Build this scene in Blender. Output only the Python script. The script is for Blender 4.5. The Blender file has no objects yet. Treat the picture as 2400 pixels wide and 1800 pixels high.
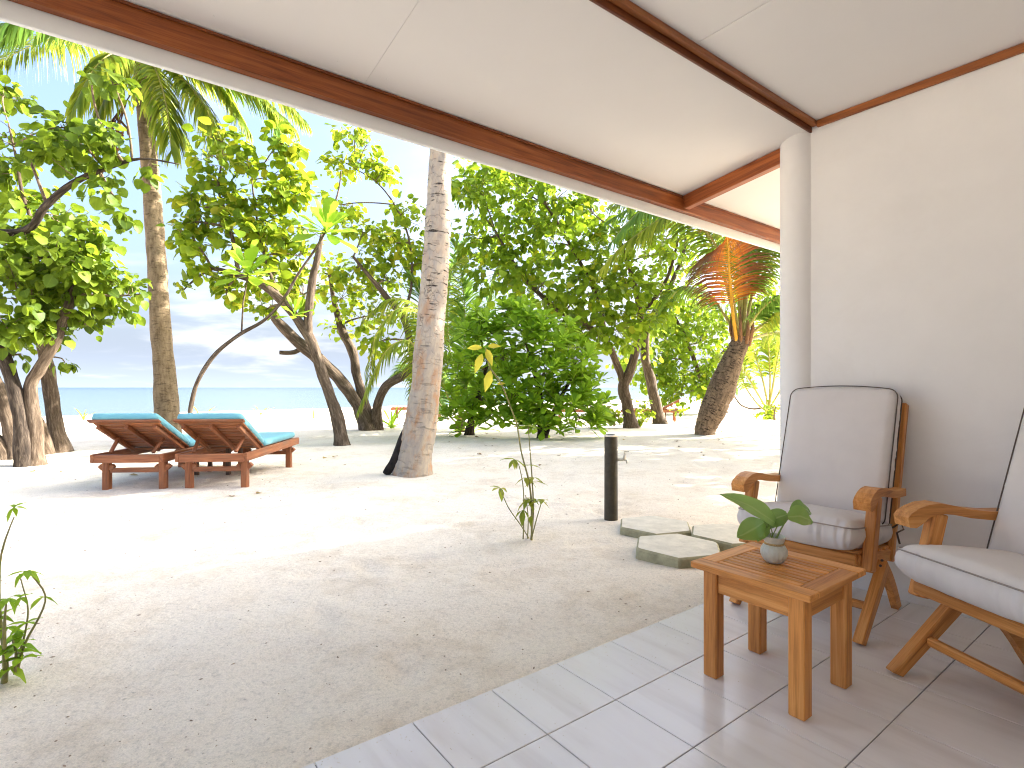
import bpy, bmesh, math, random
import numpy as np
from mathutils import Vector, Matrix, noise

random.seed(7)
rng = np.random.default_rng(7)
SC = bpy.context.scene
COL = SC.collection

# ------------------------------------------------------------------ camera, sky, sun, exposure
H = 1.12                       # eye height
F = 1270.0                     # focal length in pixels of a 2400 px wide picture
HZ = 908.0                     # horizon row
cam_d = bpy.data.cameras.new('camera')
cam_d.sensor_width = 36.0
cam_d.lens = F / 2400.0 * 36.0
cam_d.shift_y = 8.0 / 2400.0
cam_d.clip_start = 0.05
cam_d.clip_end = 20000.0
cam = bpy.data.objects.new('camera', cam_d)
COL.objects.link(cam)
cam.location = (0, 0, H)
cam.rotation_euler = (math.radians(90), 0, 0)
SC.camera = cam

SUN_AZ = 70.0                  # degrees to the right of the view
SUN_EL = 30.0
world = bpy.data.worlds.new('World')
SC.world = world
world.use_nodes = True
wn = world.node_tree
wn.nodes.clear()


def N(nt, typ, **kw):
    n = nt.nodes.new(typ)
    for k, v in kw.items():
        if k.startswith('i_'):
            key = k[2:]
            key = int(key) if key.isdigit() else key.replace('_', ' ')
            n.inputs[key].default_value = v
        else:
            setattr(n, k, v)
    return n


def L(nt, a, b):
    nt.links.new(a, b)


def ramp(nt, stops, interp='LINEAR'):
    r = nt.nodes.new('ShaderNodeValToRGB')
    r.color_ramp.interpolation = interp
    el = r.color_ramp.elements
    while len(el) < len(stops):
        el.new(0.5)
    for e, (p, c) in zip(el, stops):
        e.position = p
        e.color = (c[0], c[1], c[2], 1) if not isinstance(c, (int, float)) else (c, c, c, 1)
    return r


def math_n(nt, op, a, b=None, clamp=False):
    m = nt.nodes.new('ShaderNodeMath')
    m.operation = op
    m.use_clamp = clamp
    for i, v in enumerate((a, b)):
        if v is None:
            continue
        if isinstance(v, (int, float)):
            m.inputs[i].default_value = v
        else:
            nt.links.new(v, m.inputs[i])
    return m.outputs[0]


def mix_rgb(nt, fac, a, b, mode='MIX'):
    m = nt.nodes.new('ShaderNodeMix')
    m.data_type = 'RGBA'
    m.blend_type = mode
    for i, v in ((0, fac), (6, a), (7, b)):
        if isinstance(v, (int, float)):
            m.inputs[i].default_value = v
        elif isinstance(v, tuple):
            m.inputs[i].default_value = (v[0], v[1], v[2], 1)
        else:
            nt.links.new(v, m.inputs[i])
    return m.outputs[2]


sky = N(wn, 'ShaderNodeTexSky', sky_type='NISHITA', sun_disc=False, altitude=0.0, air_density=1.0,
        dust_density=10.0, ozone_density=1.0)
sky.sun_elevation = math.radians(SUN_EL)
sky.sun_rotation = math.radians(SUN_AZ)
tc = N(wn, 'ShaderNodeTexCoord')
sep = N(wn, 'ShaderNodeSeparateXYZ')
L(wn, tc.outputs['Generated'], sep.inputs[0])
zz = math_n(wn, 'ADD', math_n(wn, 'MAXIMUM', sep.outputs[2], 0.0), 0.16)
cmb = N(wn, 'ShaderNodeCombineXYZ')
L(wn, math_n(wn, 'DIVIDE', sep.outputs[0], zz), cmb.inputs[0])
L(wn, math_n(wn, 'DIVIDE', sep.outputs[1], zz), cmb.inputs[1])
cn = N(wn, 'ShaderNodeTexNoise', i_Scale=0.9, i_Detail=7.0, i_Roughness=0.55, i_Distortion=0.25)
L(wn, cmb.outputs[0], cn.inputs['Vector'])
cr = ramp(wn, [(0.47, 0.0), (0.66, 1.0)], 'EASE')
L(wn, cn.outputs['Fac'], cr.inputs[0])
cn2 = N(wn, 'ShaderNodeTexNoise', i_Scale=2.6, i_Detail=5.0, i_Roughness=0.55)
L(wn, cmb.outputs[0], cn2.inputs['Vector'])
shade = ramp(wn, [(0.3, (1.58, 1.73, 1.99)), (0.58, (2.16, 2.19, 2.23))])
L(wn, cn2.outputs['Fac'], shade.inputs[0])
# thin high haze lifts the blue, thicker clouds are white
low = math_n(wn, 'POWER', math_n(wn, 'SUBTRACT', 1.0, math_n(wn, 'MAXIMUM', sep.outputs[2], 0.0), True), 7.0)
base = mix_rgb(wn, 1.0, sky.outputs[0], (0.72, 0.81, 0.98), 'MULTIPLY')
base = mix_rgb(wn, math_n(wn, 'MULTIPLY', low, 0.85), base, (1.38, 1.60, 1.98))     # sea haze near the horizon
glow = mix_rgb(wn, 0.2, shade.outputs[0], sky.outputs[0])   # clouds are lit like the air around them
cl = mix_rgb(wn, math_n(wn, 'MULTIPLY', cr.outputs[0], 0.85), base, glow)
bg = N(wn, 'ShaderNodeBackground', i_Strength=0.105)
L(wn, cl, bg.inputs['Color'])
wo = N(wn, 'ShaderNodeOutputWorld')
L(wn, bg.outputs[0], wo.inputs[0])

sun_d = bpy.data.lights.new('sun', 'SUN')
sun_d.energy = 3.4
sun_d.angle = math.radians(0.8)
sun_d.color = (1.0, 0.955, 0.89)
sun = bpy.data.objects.new('sun', sun_d)
COL.objects.link(sun)
_sv = Vector((math.sin(math.radians(SUN_AZ)) * math.cos(math.radians(SUN_EL)),
              math.cos(math.radians(SUN_AZ)) * math.cos(math.radians(SUN_EL)), math.sin(math.radians(SUN_EL))))
sun.rotation_euler = _sv.to_track_quat('Z', 'Y').to_euler()
sun.location = _sv * 40

vs = SC.view_settings
vs.view_transform = 'Standard'
vs.look = 'None'
vs.gamma = 1.0
vs.use_curve_mapping = False
vs.exposure = 2.9
SC.render.engine = 'CYCLES'
SC.cycles.use_denoising = True
SC.cycles.filter_width = 1.1
SC.cycles.max_bounces = 10
SC.cycles.diffuse_bounces = 6
SC.cycles.transmission_bounces = 6
SC.cycles.glossy_bounces = 4
SC.cycles.transparent_max_bounces = 6
SC.cycles.sample_clamp_indirect = 6.0


# ------------------------------------------------------------------ helpers
def at(px, py, d):
    """world point that lies d metres ahead on the sight line of a photo pixel"""
    return Vector(((px - 1200.0) / F * d, d, H - (py - HZ) / F * d))


ANG = math.radians(36.95)      # direction along the eave
CA, SA = math.cos(ANG), math.sin(ANG)


def UV(u, v, z=0.0):
    return Vector((u * CA - v * SA, u * SA + v * CA, z))


def to_uv(x, y):
    return x * CA + y * SA, -x * SA + y * CA


def smooth(a, b, t):
    t = min(1.0, max(0.0, (t - a) / (b - a)))
    return t * t * (3 - 2 * t)


STEPS = []                     # old, half blown-over footprints: (x, y, cos, sin)
for _x, _y, _a, _n in ((-3.6, 2.6, 0.55, 11), (-0.6, 2.2, 1.9, 8), (1.0, 5.2, 2.9, 10), (-2.6, 7.6, -0.7, 9), (-1.2, 3.4, 0.2, 7), (2.4, 6.2, 1.3, 7)):
    for _k in range(_n):
        _h = _a + 0.25 * math.sin(_k * 0.7)
        _s = 0.11 * (1 if _k % 2 else -1)
        STEPS.append((_x + 0.62 * _k * math.cos(_a) - _s * math.sin(_a) + random.uniform(-.06, .06), _y + 0.62 * _k * math.sin(_a) + _s * math.cos(_a) + random.uniform(-.06, .06), math.cos(_h), math.sin(_h)))


def sand_z(x, y):
    s = (-(x + 27.0) + (y - 43.0)) * 0.70711
    z = -0.035
    p = Vector((x, y, 0))
    dist = math.hypot(x, y)
    if dist < 60:
        fade = 1.0 - smooth(25, 60, dist)
        z += fade * (0.05 * noise.noise(p * 0.33) + 0.028 * noise.noise(p * 0.9 + Vector((7, 3, 1))))
        if dist < 9.5:
            for fx, fy, fc, fs in STEPS:
                dx, dy = x - fx, y - fy
                if -0.3 < dx < 0.3 and -0.3 < dy < 0.3:
                    a = (dx * fc + dy * fs) / 0.155
                    b = (-dx * fs + dy * fc) / 0.065
                    q = a * a + b * b
                    z += -0.020 * math.exp(-q * 1.1) + 0.009 * math.exp(-(math.sqrt(q) - 1.5) ** 2 * 5)
        if dist < 14:
            f2 = 1.0 - smooth(8, 14, dist)
            z += f2 * (0.014 * noise.noise(p * 2.6) + 0.006 * noise.noise(p * 6.5))
    z -= 0.9 * smooth(-24, 1.5, s) + 0.02 * max(0.0, min(s, 100.0))
    u, v = to_uv(x, y)
    if v < 2.0 and u < 3.9:
        e = smooth(1.66, 2.0, v)
        z = z * e + (1 - e) * (-0.0055 + 0.06 * (z + 0.035) + 0.012 * noise.noise(p * 5.0))
        z -= 0.10 * (1 - smooth(1.44, 1.66, v)) + 0.03 * max(0.0, 1.66 - v)
    return z


class MB:
    """collects geometry for one mesh; every vertex also stores a grain coordinate"""
    def __init__(s):
        s.v, s.f, s.g, s.m, s.sm = [], [], [], [], []

    def add(s, vs_, fs_, gs_=None, mat=0, smooth_=False):
        o = len(s.v)
        s.v.extend([tuple(p) for p in vs_])
        s.g.extend([tuple(p) for p in (gs_ if gs_ is not None else vs_)])
        for f in fs_:
            s.f.append(tuple(i + o for i in f))
            s.m.append(mat)
            s.sm.append(smooth_)

    def box(s, lo, hi, ch=0.004, M=None, axis=None, mat=0):
        """chamfered box from corner lo to corner hi, optional 4x4 M, grain along its longest axis"""
        lo, hi = Vector(lo), Vector(hi)
        c = (lo + hi) / 2
        h = (hi - lo) / 2
        ch = min(ch, min(h) * 0.6)
        vs_, idx = [], {}
        for sx in (-1, 1):
            for sy in (-1, 1):
                for sz in (-1, 1):
                    for ax in range(3):
                        q = [sx * (h.x - ch), sy * (h.y - ch), sz * (h.z - ch)]
                        q[ax] = (sx, sy, sz)[ax] * h[ax]
                        idx[(sx, sy, sz, ax)] = len(vs_)
                        vs_.append(Vector(q))
        fs_ = []
        for ax in range(3):
            a, b = [(1, 2), (2, 0), (0, 1)][ax]
            for sg in (-1, 1):
                loop = []
                for sa, sb in ((-1, -1), (1, -1), (1, 1), (-1, 1)):
                    k = [0, 0, 0]
                    k[ax], k[a], k[b] = sg, sa, sb
                    loop.append(idx[(k[0], k[1], k[2], ax)])
                fs_.append(loop if sg > 0 else loop[::-1])
        for ax in range(3):          # edge chamfers: edges parallel to ax
            a, b = [(1, 2), (2, 0), (0, 1)][ax]
            for sa in (-1, 1):
                for sb in (-1, 1):
                    def I(t, w):
                        k = [0, 0, 0]
                        k[ax], k[a], k[b] = t, sa, sb
                        return idx[(k[0], k[1], k[2], w)]
                    loop = [I(-1, a), I(1, a), I(1, b), I(-1, b)]
                    fs_.append(loop[::-1] if sa * sb > 0 else loop)
        for sx in (-1, 1):
            for sy in (-1, 1):
                for sz in (-1, 1):
                    loop = [idx[(sx, sy, sz, 0)], idx[(sx, sy, sz, 1)], idx[(sx, sy, sz, 2)]]
                    fs_.append(loop if sx * sy * sz > 0 else loop[::-1])
        if axis is None:
            axis = max(range(3), key=lambda i: h[i])
        o3 = Vector((random.uniform(0, 9), random.uniform(0, 9), random.uniform(0, 9)))
        a, b = [(1, 2), (2, 0), (0, 1)][axis]
        gs_ = [Vector((p[axis], p[a], p[b])) + o3 for p in vs_]
        ps = [p + c for p in vs_]
        if M is not None:
            ps = [M @ p for p in ps]
        s.add(ps, fs_, gs_, mat)

    def beam(s, p0, p1, w, h, up=(0, 0, 1), ch=0.004, mat=0):
        """square timber from p0 to p1; w across, h along up"""
        p0, p1 = Vector(p0), Vector(p1)
        d = p1 - p0
        y = d.normalized()
        x = y.cross(Vector(up))
        if x.length < 1e-5:
            x = y.cross(Vector((1, 0, 0)))
        x.normalize()
        z = x.cross(y)
        M = Matrix(((x.x, y.x, z.x, p0.x), (x.y, y.y, z.y, p0.y), (x.z, y.z, z.z, p0.z), (0, 0, 0, 1)))
        s.box((-w / 2, 0, -h / 2), (w / 2, d.length, h / 2), ch, M, 1, mat)

    def ribbon_solid(s, pts, sx, half, ch=0.004, mat=0):
        """solid from a closed 2-D outline pts [(y,z)...] extruded in x from sx-half to sx+half"""
        n = len(pts)
        o = random.uniform(0, 9)
        vs_ = [(sx - half, y, z) for y, z in pts] + [(sx + half, y, z) for y, z in pts]
        gs_ = [(y + o, sx - half, z) for y, z in pts] + [(y + o, sx + half, z) for y, z in pts]
        fs_ = [(i, (i + 1) % n, n + (i + 1) % n, n + i) for i in range(n)]
        s.add(vs_, fs_, gs_, mat)
        m = n // 2
        for k in range(m - 1):       # caps as strips between the two long edges
            a, b, c, d = k, k + 1, n - 2 - k, n - 1 - k
            s.add([vs_[i] for i in (a, b, c, d)], [(3, 2, 1, 0)], [gs_[i] for i in (a, b, c, d)], mat)
            s.add([vs_[n + i] for i in (a, b, c, d)], [(0, 1, 2, 3)], [gs_[n + i] for i in (a, b, c, d)], mat)

    def tube(s, pts, rad, n=8, cap=True, mat=0, wob=0.0, smooth_=True, run0=None):
        pts = [Vector(p) for p in pts]
        if isinstance(rad, (int, float)):
            rad = [rad] * len(pts)
        vs_, gs_, fs_ = [], [], []
        t = (pts[1] - pts[0]).normalized()
        x = t.orthogonal().normalized()
        run = random.uniform(0, 20) if run0 is None else run0
        for i, p in enumerate(pts):
            if i:
                run += (pts[i] - pts[i - 1]).length
            a = pts[min(i + 1, len(pts) - 1)] - pts[max(i - 1, 0)]
            if a.length > 1e-9:
                t = a.normalized()
            x = (x - t * x.dot(t))
            x = x.normalized() if x.length > 1e-6 else t.orthogonal().normalized()
            y = t.cross(x)
            for k in range(n):
                an = 2 * math.pi * k / n
                r = rad[i]
                if wob:
                    r *= 1 + wob * noise.noise(Vector((p.x * 3 + math.cos(an) * 1.3, p.y * 3 + math.sin(an) * 1.3, p.z * 3)))
                dirv = x * math.cos(an) + y * math.sin(an)
                vs_.append(p + dirv * r)
                gs_.append((run, math.cos(an) * rad[i], math.sin(an) * rad[i]))
        for i in range(len(pts) - 1):
            for k in range(n):
                k2 = (k + 1) % n
                fs_.append((i * n + k, i * n + k2, (i + 1) * n + k2, (i + 1) * n + k))
        if cap:
            fs_.append(tuple(range(n))[::-1])
            fs_.append(tuple((len(pts) - 1) * n + k for k in range(n)))
        s.add(vs_, fs_, gs_, mat, smooth_)

    def lathe(s, prof, n=24, c=(0, 0, 0), rib=0, amp=0.0, mat=0):
        vs_, fs_ = [], []
        for r, z in prof:
            for k in range(n):
                an = 2 * math.pi * k / n
                rr = r
                if rib:
                    rr = r * (1 + amp * (abs(math.cos(rib * an / 2)) - 0.6))
                vs_.append((c[0] + rr * math.cos(an), c[1] + rr * math.sin(an), c[2] + z))
        for i in range(len(prof) - 1):
            for k in range(n):
                k2 = (k + 1) % n
                fs_.append((i * n + k, i * n + k2, (i + 1) * n + k2, (i + 1) * n + k))
        s.add(vs_, fs_, None, mat, True)

    def build(s, name, mats, parent=None, off=None, kind=None, label=None):
        me = bpy.data.meshes.new(name)
        v = np.array(s.v, dtype=np.float32).reshape(-1, 3)
        if off is not None:
            v = v - np.array(off, dtype=np.float32)
        me.from_pydata(v.tolist(), [], s.f)
        a = me.attributes.new('gr', 'FLOAT_VECTOR', 'POINT')
        a.data.foreach_set('vector', np.array(s.g, dtype=np.float32).ravel())
        me.polygons.foreach_set('material_index', np.array(s.m, dtype=np.int32))
        me.polygons.foreach_set('use_smooth', np.array(s.sm, dtype=bool))
        for m in (mats if isinstance(mats, (list, tuple)) else [mats]):
            me.materials.append(m)
        me.update()
        return link(name, me, parent, kind, label)


def link(name, me, parent=None, kind=None, label=None):
    o = bpy.data.objects.new(name, me)
    COL.objects.link(o)
    if parent is not None:
        o.parent = parent
    if kind:
        o['kind'] = kind
    if label:
        o['label'] = label
    return o


def thing(name, label, cat, loc=(0, 0, 0), rz=0.0, group=None):
    o = bpy.data.objects.new(name, None)
    o.empty_display_size = 0.2
    COL.objects.link(o)
    o.location = loc
    o.rotation_euler = (0, 0, rz)
    tag(o, label, cat, group)
    return o


def tag(o, label, cat, group=None):
    o['label'] = label
    o['category'] = cat
    if group:
        o['group'] = group
    return o


def copy_tree(o, parent=None):
    c = o.copy()
    COL.objects.link(c)
    if parent is not None:
        c.parent = parent
    for ch in list(o.children):
        copy_tree(ch, c)
    return c


def np_mesh(name, V, faces4, G, mats, smooth_=True, off=None):
    """mesh from numpy quads"""
    me = bpy.data.meshes.new(name)
    V = np.asarray(V, dtype=np.float32)
    if off is not None:
        V = V - np.array(off, dtype=np.float32)
    nf = len(faces4)
    me.vertices.add(len(V))
    me.vertices.foreach_set('co', V.ravel())
    me.loops.add(nf * 4)
    me.loops.foreach_set('vertex_index', np.asarray(faces4, dtype=np.int32).ravel())
    me.polygons.add(nf)
    me.polygons.foreach_set('loop_start', np.arange(0, nf * 4, 4, dtype=np.int32))
    me.polygons.foreach_set('loop_total', np.full(nf, 4, dtype=np.int32))
    me.polygons.foreach_set('use_smooth', np.full(nf, smooth_, dtype=bool))
    a = me.attributes.new('gr', 'FLOAT_VECTOR', 'POINT')
    a.data.foreach_set('vector', np.asarray(G, dtype=np.float32).ravel())
    for m in (mats if isinstance(mats, (list, tuple)) else [mats]):
        me.materials.append(m)
    me.update(calc_edges=True)
    return me


# ------------------------------------------------------------------ materials
def new_mat(name):
    m = bpy.data.materials.new(name)
    m.use_nodes = True
    nt = m.node_tree
    nt.nodes.clear()
    out = N(nt, 'ShaderNodeOutputMaterial')
    return m, nt, out


def gr_coord(nt, scale=(1, 1, 1)):
    a = N(nt, 'ShaderNodeAttribute', attribute_name='gr')
    mp = N(nt, 'ShaderNodeMapping')
    mp.inputs['Scale'].default_value = scale
    L(nt, a.outputs['Vector'], mp.inputs['Vector'])
    return mp.outputs[0]


def bump(nt, h, strength, dist, normal=None):
    b = N(nt, 'ShaderNodeBump', i_Strength=strength, i_Distance=dist)
    L(nt, h, b.inputs['Height'])
    if normal is not None:
        L(nt, normal, b.inputs['Normal'])
    return b.outputs[0]


def wood(name, dark, mid, light, rough=0.45, bump_s=0.25, blotch=0.35, weather=None):
    m, nt, out = new_mat(name)
    g1 = gr_coord(nt, (1.3, 24, 24))
    n1 = N(nt, 'ShaderNodeTexNoise', i_Scale=1.6, i_Detail=6.0, i_Roughness=0.62, i_Distortion=0.6)
    L(nt, g1, n1.inputs['Vector'])
    g2 = gr_coord(nt, (5, 150, 150))
    n2 = N(nt, 'ShaderNodeTexNoise', i_Scale=1.5, i_Detail=3.0, i_Roughness=0.6)
    L(nt, g2, n2.inputs['Vector'])
    g3 = gr_coord(nt, (1.6, 4, 4))
    n3 = N(nt, 'ShaderNodeTexNoise', i_Scale=1.2, i_Detail=3.0)
    L(nt, g3, n3.inputs['Vector'])
    f = math_n(nt, 'ADD', math_n(nt, 'MULTIPLY', n1.outputs['Fac'], 0.75), math_n(nt, 'MULTIPLY', n2.outputs['Fac'], 0.25))
    r = ramp(nt, [(0.32, dark), (0.5, mid), (0.68, light)])
    L(nt, f, r.inputs[0])
    b = ramp(nt, [(0.35, 0.0), (0.7, 1.0)])
    L(nt, n3.outputs['Fac'], b.inputs[0])
    oi = N(nt, 'ShaderNodeObjectInfo')
    tone = math_n(nt, 'MULTIPLY_ADD', oi.outputs['Random'], 0.34)
    nt.nodes[-1].inputs[2].default_value = 0.83
    col = mix_rgb(nt, math_n(nt, 'MULTIPLY', b.outputs[0], blotch), r.outputs[0], dark)
    mul = N(nt, 'ShaderNodeVectorMath', operation='SCALE')
    L(nt, col, mul.inputs[0])
    L(nt, tone, mul.inputs['Scale'])
    col = mul.outputs[0]
    if weather:
        g4 = gr_coord(nt, (2.2, 9, 9))
        n4 = N(nt, 'ShaderNodeTexNoise', i_Scale=1.4, i_Detail=4.0)
        L(nt, g4, n4.inputs['Vector'])
        w = ramp(nt, [(0.52, 0.0), (0.75, 1.0)])
        L(nt, n4.outputs['Fac'], w.inputs[0])
        col = mix_rgb(nt, math_n(nt, 'MULTIPLY', w.outputs[0], 0.6), col, weather)
    p = N(nt, 'ShaderNodeBsdfPrincipled', i_Roughness=rough)
    p.inputs['Specular IOR Level'].default_value = 0.35
    L(nt, col, p.inputs['Base Color'])
    L(nt, bump(nt, f, bump_s, 0.004), p.inputs['Normal'])
    L(nt, p.outputs[0], out.inputs[0])
    return m


def leaf_mat(name, cols, trans, fac=0.45, rough=0.5, spec=0.2, vein=0.25, sat_rand=True):
    """two-sided leaf: glossy top plus light passing through; colour varies leaf by leaf"""
    m, nt, out = new_mat(name)
    geo = N(nt, 'ShaderNodeNewGeometry')
    oi = N(nt, 'ShaderNodeObjectInfo')
    rnd = math_n(nt, 'FRACT', math_n(nt, 'ADD', geo.outputs['Random Per Island'], oi.outputs['Random']))
    r = ramp(nt, cols)
    L(nt, rnd, r.inputs[0])
    a = N(nt, 'ShaderNodeAttribute', attribute_name='gr')
    sp = N(nt, 'ShaderNodeSeparateXYZ')
    L(nt, a.outputs['Vector'], sp.inputs[0])
    rib = ramp(nt, [(0.0, 1.0), (0.13, 0.0)])
    L(nt, math_n(nt, 'ABSOLUTE', sp.outputs[0]), rib.inputs[0])
    nz = N(nt, 'ShaderNodeTexNoise', i_Scale=5.0, i_Detail=2.0)
    L(nt, a.outputs['Vector'], nz.inputs['Vector'])
    col = mix_rgb(nt, math_n(nt, 'MULTIPLY', rib.outputs[0], vein), r.outputs[0], trans)
    col = mix_rgb(nt, math_n(nt, 'MULTIPLY', nz.outputs['Fac'], 0.35), col, r.outputs[0])
    p = N(nt, 'ShaderNodeBsdfPrincipled', i_Roughness=rough)
    p.inputs['Specular IOR Level'].default_value = spec
    L(nt, col, p.inputs['Base Color'])
    t = N(nt, 'ShaderNodeBsdfTranslucent')
    tcol = mix_rgb(nt, 0.45, col, trans)
    sc2 = N(nt, 'ShaderNodeVectorMath', operation='SCALE', i_Scale=1.5)
    L(nt, tcol, sc2.inputs[0])
    L(nt, sc2.outputs[0], t.inputs['Color'])
    mx = N(nt, 'ShaderNodeMixShader', i_Fac=fac)
    L(nt, p.outputs[0], mx.inputs[1])
    L(nt, t.outputs[0], mx.inputs[2])
    L(nt, mx.outputs[0], out.inputs[0])
    return m


def bark(name, c1, c2, c3, stretch=(6, 22, 22), scale=1.0, bstr=0.6, lichen=None, rough=0.85):
    m, nt, out = new_mat(name)
    g = gr_coord(nt, stretch)
    n1 = N(nt, 'ShaderNodeTexNoise', i_Scale=scale, i_Detail=8.0, i_Roughness=0.65, i_Distortion=0.4)
    L(nt, g, n1.inputs['Vector'])
    r = ramp(nt, [(0.3, c1), (0.5, c2), (0.72, c3)])
    L(nt, n1.outputs['Fac'], r.inputs[0])
    col = r.outputs[0]
    if lichen:
        g2 = gr_coord(nt, (2.2, 5, 5))
        n2 = N(nt, 'ShaderNodeTexNoise', i_Scale=1.3, i_Detail=5.0, i_Roughness=0.6)
        L(nt, g2, n2.inputs['Vector'])
        w = ramp(nt, [(0.5, 0.0), (0.68, 1.0)])
        L(nt, n2.outputs['Fac'], w.inputs[0])
        col = mix_rgb(nt, math_n(nt, 'MULTIPLY', w.outputs[0], 0.75), col, lichen)
    p = N(nt, 'ShaderNodeBsdfPrincipled', i_Roughness=rough)
    p.inputs['Specular IOR Level'].default_value = 0.15
    L(nt, col, p.inputs['Base Color'])
    L(nt, bump(nt, n1.outputs['Fac'], bstr, 0.02), p.inputs['Normal'])
    L(nt, p.outputs[0], out.inputs[0])
    return m


def plain(name, col, rough=0.6, var=0.12, scale=8.0, bstr=0.08, spec=0.3, dist=0.004, detail=5.0):
    m, nt, out = new_mat(name)
    g = gr_coord(nt)
    n1 = N(nt, 'ShaderNodeTexNoise', i_Scale=scale, i_Detail=detail, i_Roughness=0.6)
    L(nt, g, n1.inputs['Vector'])
    d = tuple(c * (1 - var) for c in col)
    l = tuple(min(1, c * (1 + var)) for c in col)
    r = ramp(nt, [(0.3, d), (0.7, l)])
    L(nt, n1.outputs['Fac'], r.inputs[0])
    p = N(nt, 'ShaderNodeBsdfPrincipled', i_Roughness=rough)
    p.inputs['Specular IOR Level'].default_value = spec
    L(nt, r.outputs[0], p.inputs['Base Color'])
    if bstr:
        L(nt, bump(nt, n1.outputs['Fac'], bstr, dist), p.inputs['Normal'])
    L(nt, p.outputs[0], out.inputs[0])
    return m


def sand_material():
    m, nt, out = new_mat('coral sand')
    tcn = N(nt, 'ShaderNodeTexCoord')
    co = tcn.outputs['Object']
    big = N(nt, 'ShaderNodeTexNoise', i_Scale=1.3, i_Detail=5.0, i_Roughness=0.6)
    L(nt, co, big.inputs['Vector'])
    mid = N(nt, 'ShaderNodeTexNoise', i_Scale=9.0, i_Detail=6.0, i_Roughness=0.65)
    L(nt, co, mid.inputs['Vector'])
    fine = N(nt, 'ShaderNodeTexNoise', i_Scale=160.0, i_Detail=4.0, i_Roughness=0.7)
    L(nt, co, fine.inputs['Vector'])
    pit = N(nt, 'ShaderNodeTexNoise', i_Scale=48.0, i_Detail=3.0, i_Roughness=0.75)
    L(nt, co, pit.inputs['Vector'])
    vor = N(nt, 'ShaderNodeTexVoronoi', i_Scale=46.0, i_Randomness=1.0)
    L(nt, co, vor.inputs['Vector'])
    r = ramp(nt, [(0.3, (0.63, 0.52, 0.385)), (0.5, (0.78, 0.69, 0.56)), (0.75, (0.82, 0.745, 0.625))])
    f = math_n(nt, 'ADD', math_n(nt, 'MULTIPLY', big.outputs['Fac'], 0.6), math_n(nt, 'MULTIPLY', mid.outputs['Fac'], 0.4))
    L(nt, f, r.inputs[0])
    fr = ramp(nt, [(0.3, 0.80), (0.62, 1.04)])
    L(nt, fine.outputs['Fac'], fr.inputs[0])
    col = mix_rgb(nt, 1.0, r.outputs[0], fr.outputs[0], 'MULTIPLY')
    pr = ramp(nt, [(0.28, 0.80), (0.48, 1.0), (0.7, 1.05)])
    L(nt, pit.outputs['Fac'], pr.inputs[0])
    col = mix_rgb(nt, 1.0, col, pr.outputs[0], 'MULTIPLY')
    # brown bits of shell and leaf
    spot = ramp(nt, [(0.055, 1.0), (0.10, 0.0)])
    L(nt, vor.outputs['Distance'], spot.inputs[0])
    thr = ramp(nt, [(0.60, 0.0), (0.64, 1.0)])
    spv = N(nt, 'ShaderNodeSeparateColor')
    L(nt, vor.outputs['Color'], spv.inputs[0])
    L(nt, spv.outputs[0], thr.inputs[0])
    col = mix_rgb(nt, math_n(nt, 'MULTIPLY', math_n(nt, 'MULTIPLY', spot.outputs[0], thr.outputs[0]), 0.4), col, (0.34, 0.26, 0.19))
    p = N(nt, 'ShaderNodeBsdfPrincipled', i_Roughness=0.95)
    p.inputs['Specular IOR Level'].default_value = 0.08
    L(nt, col, p.inputs['Base Color'])
    hsum = math_n(nt, 'ADD', math_n(nt, 'MULTIPLY', mid.outputs['Fac'], 1.0), math_n(nt, 'ADD', math_n(nt, 'MULTIPLY', fine.outputs['Fac'], 0.22), math_n(nt, 'MULTIPLY', pit.outputs['Fac'], 0.40)))
    L(nt, bump(nt, hsum, 0.5, 0.03), p.inputs['Normal'])
    L(nt, p.outputs[0], out.inputs[0])
    return m


def tile_material():
    m, nt, out = new_mat('glazed tile')
    a = N(nt, 'ShaderNodeAttribute', attribute_name='gr')
    oi = N(nt, 'ShaderNodeObjectInfo')
    off = N(nt, 'ShaderNodeVectorMath', operation='MULTIPLY_ADD')
    cx = N(nt, 'ShaderNodeCombineXYZ')
    for i in range(3):
        L(nt, oi.outputs['Random'], cx.inputs[i])
    L(nt, cx.outputs[0], off.inputs[0])
    off.inputs[1].default_value = (37, 61, 13)
    L(nt, a.outputs['Vector'], off.inputs[2])
    mp = N(nt, 'ShaderNodeMapping')
    mp.inputs['Scale'].default_value = (13.0, 1.6, 1.0)
    mp.inputs['Rotation'].default_value = (0, 0, 0.22)
    L(nt, off.outputs[0], mp.inputs['Vector'])
    n1 = N(nt, 'ShaderNodeTexNoise', i_Scale=1.0, i_Detail=5.0, i_Roughness=0.55, i_Distortion=0.5)
    L(nt, mp.outputs[0], n1.inputs['Vector'])
    r = ramp(nt, [(0.22, (0.645, 0.595, 0.56)), (0.50, (0.735, 0.695, 0.665)), (0.78, (0.76, 0.73, 0.705))])
    L(nt, n1.outputs['Fac'], r.inputs[0])
    n2 = N(nt, 'ShaderNodeTexNoise', i_Scale=14.0, i_Detail=4.0)
    L(nt, off.outputs[0], n2.inputs['Vector'])
    p = N(nt, 'ShaderNodeBsdfPrincipled')
    p.inputs['Specular IOR Level'].default_value = 0.45
    rr = ramp(nt, [(0.2, 0.19), (0.8, 0.24)])
    L(nt, n2.outputs['Fac'], rr.inputs[0])
    L(nt, rr.outputs[0], p.inputs['Roughness'])
    L(nt, r.outputs[0], p.inputs['Base Color'])
    L(nt, p.outputs[0], out.inputs[0])
    return m


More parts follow.
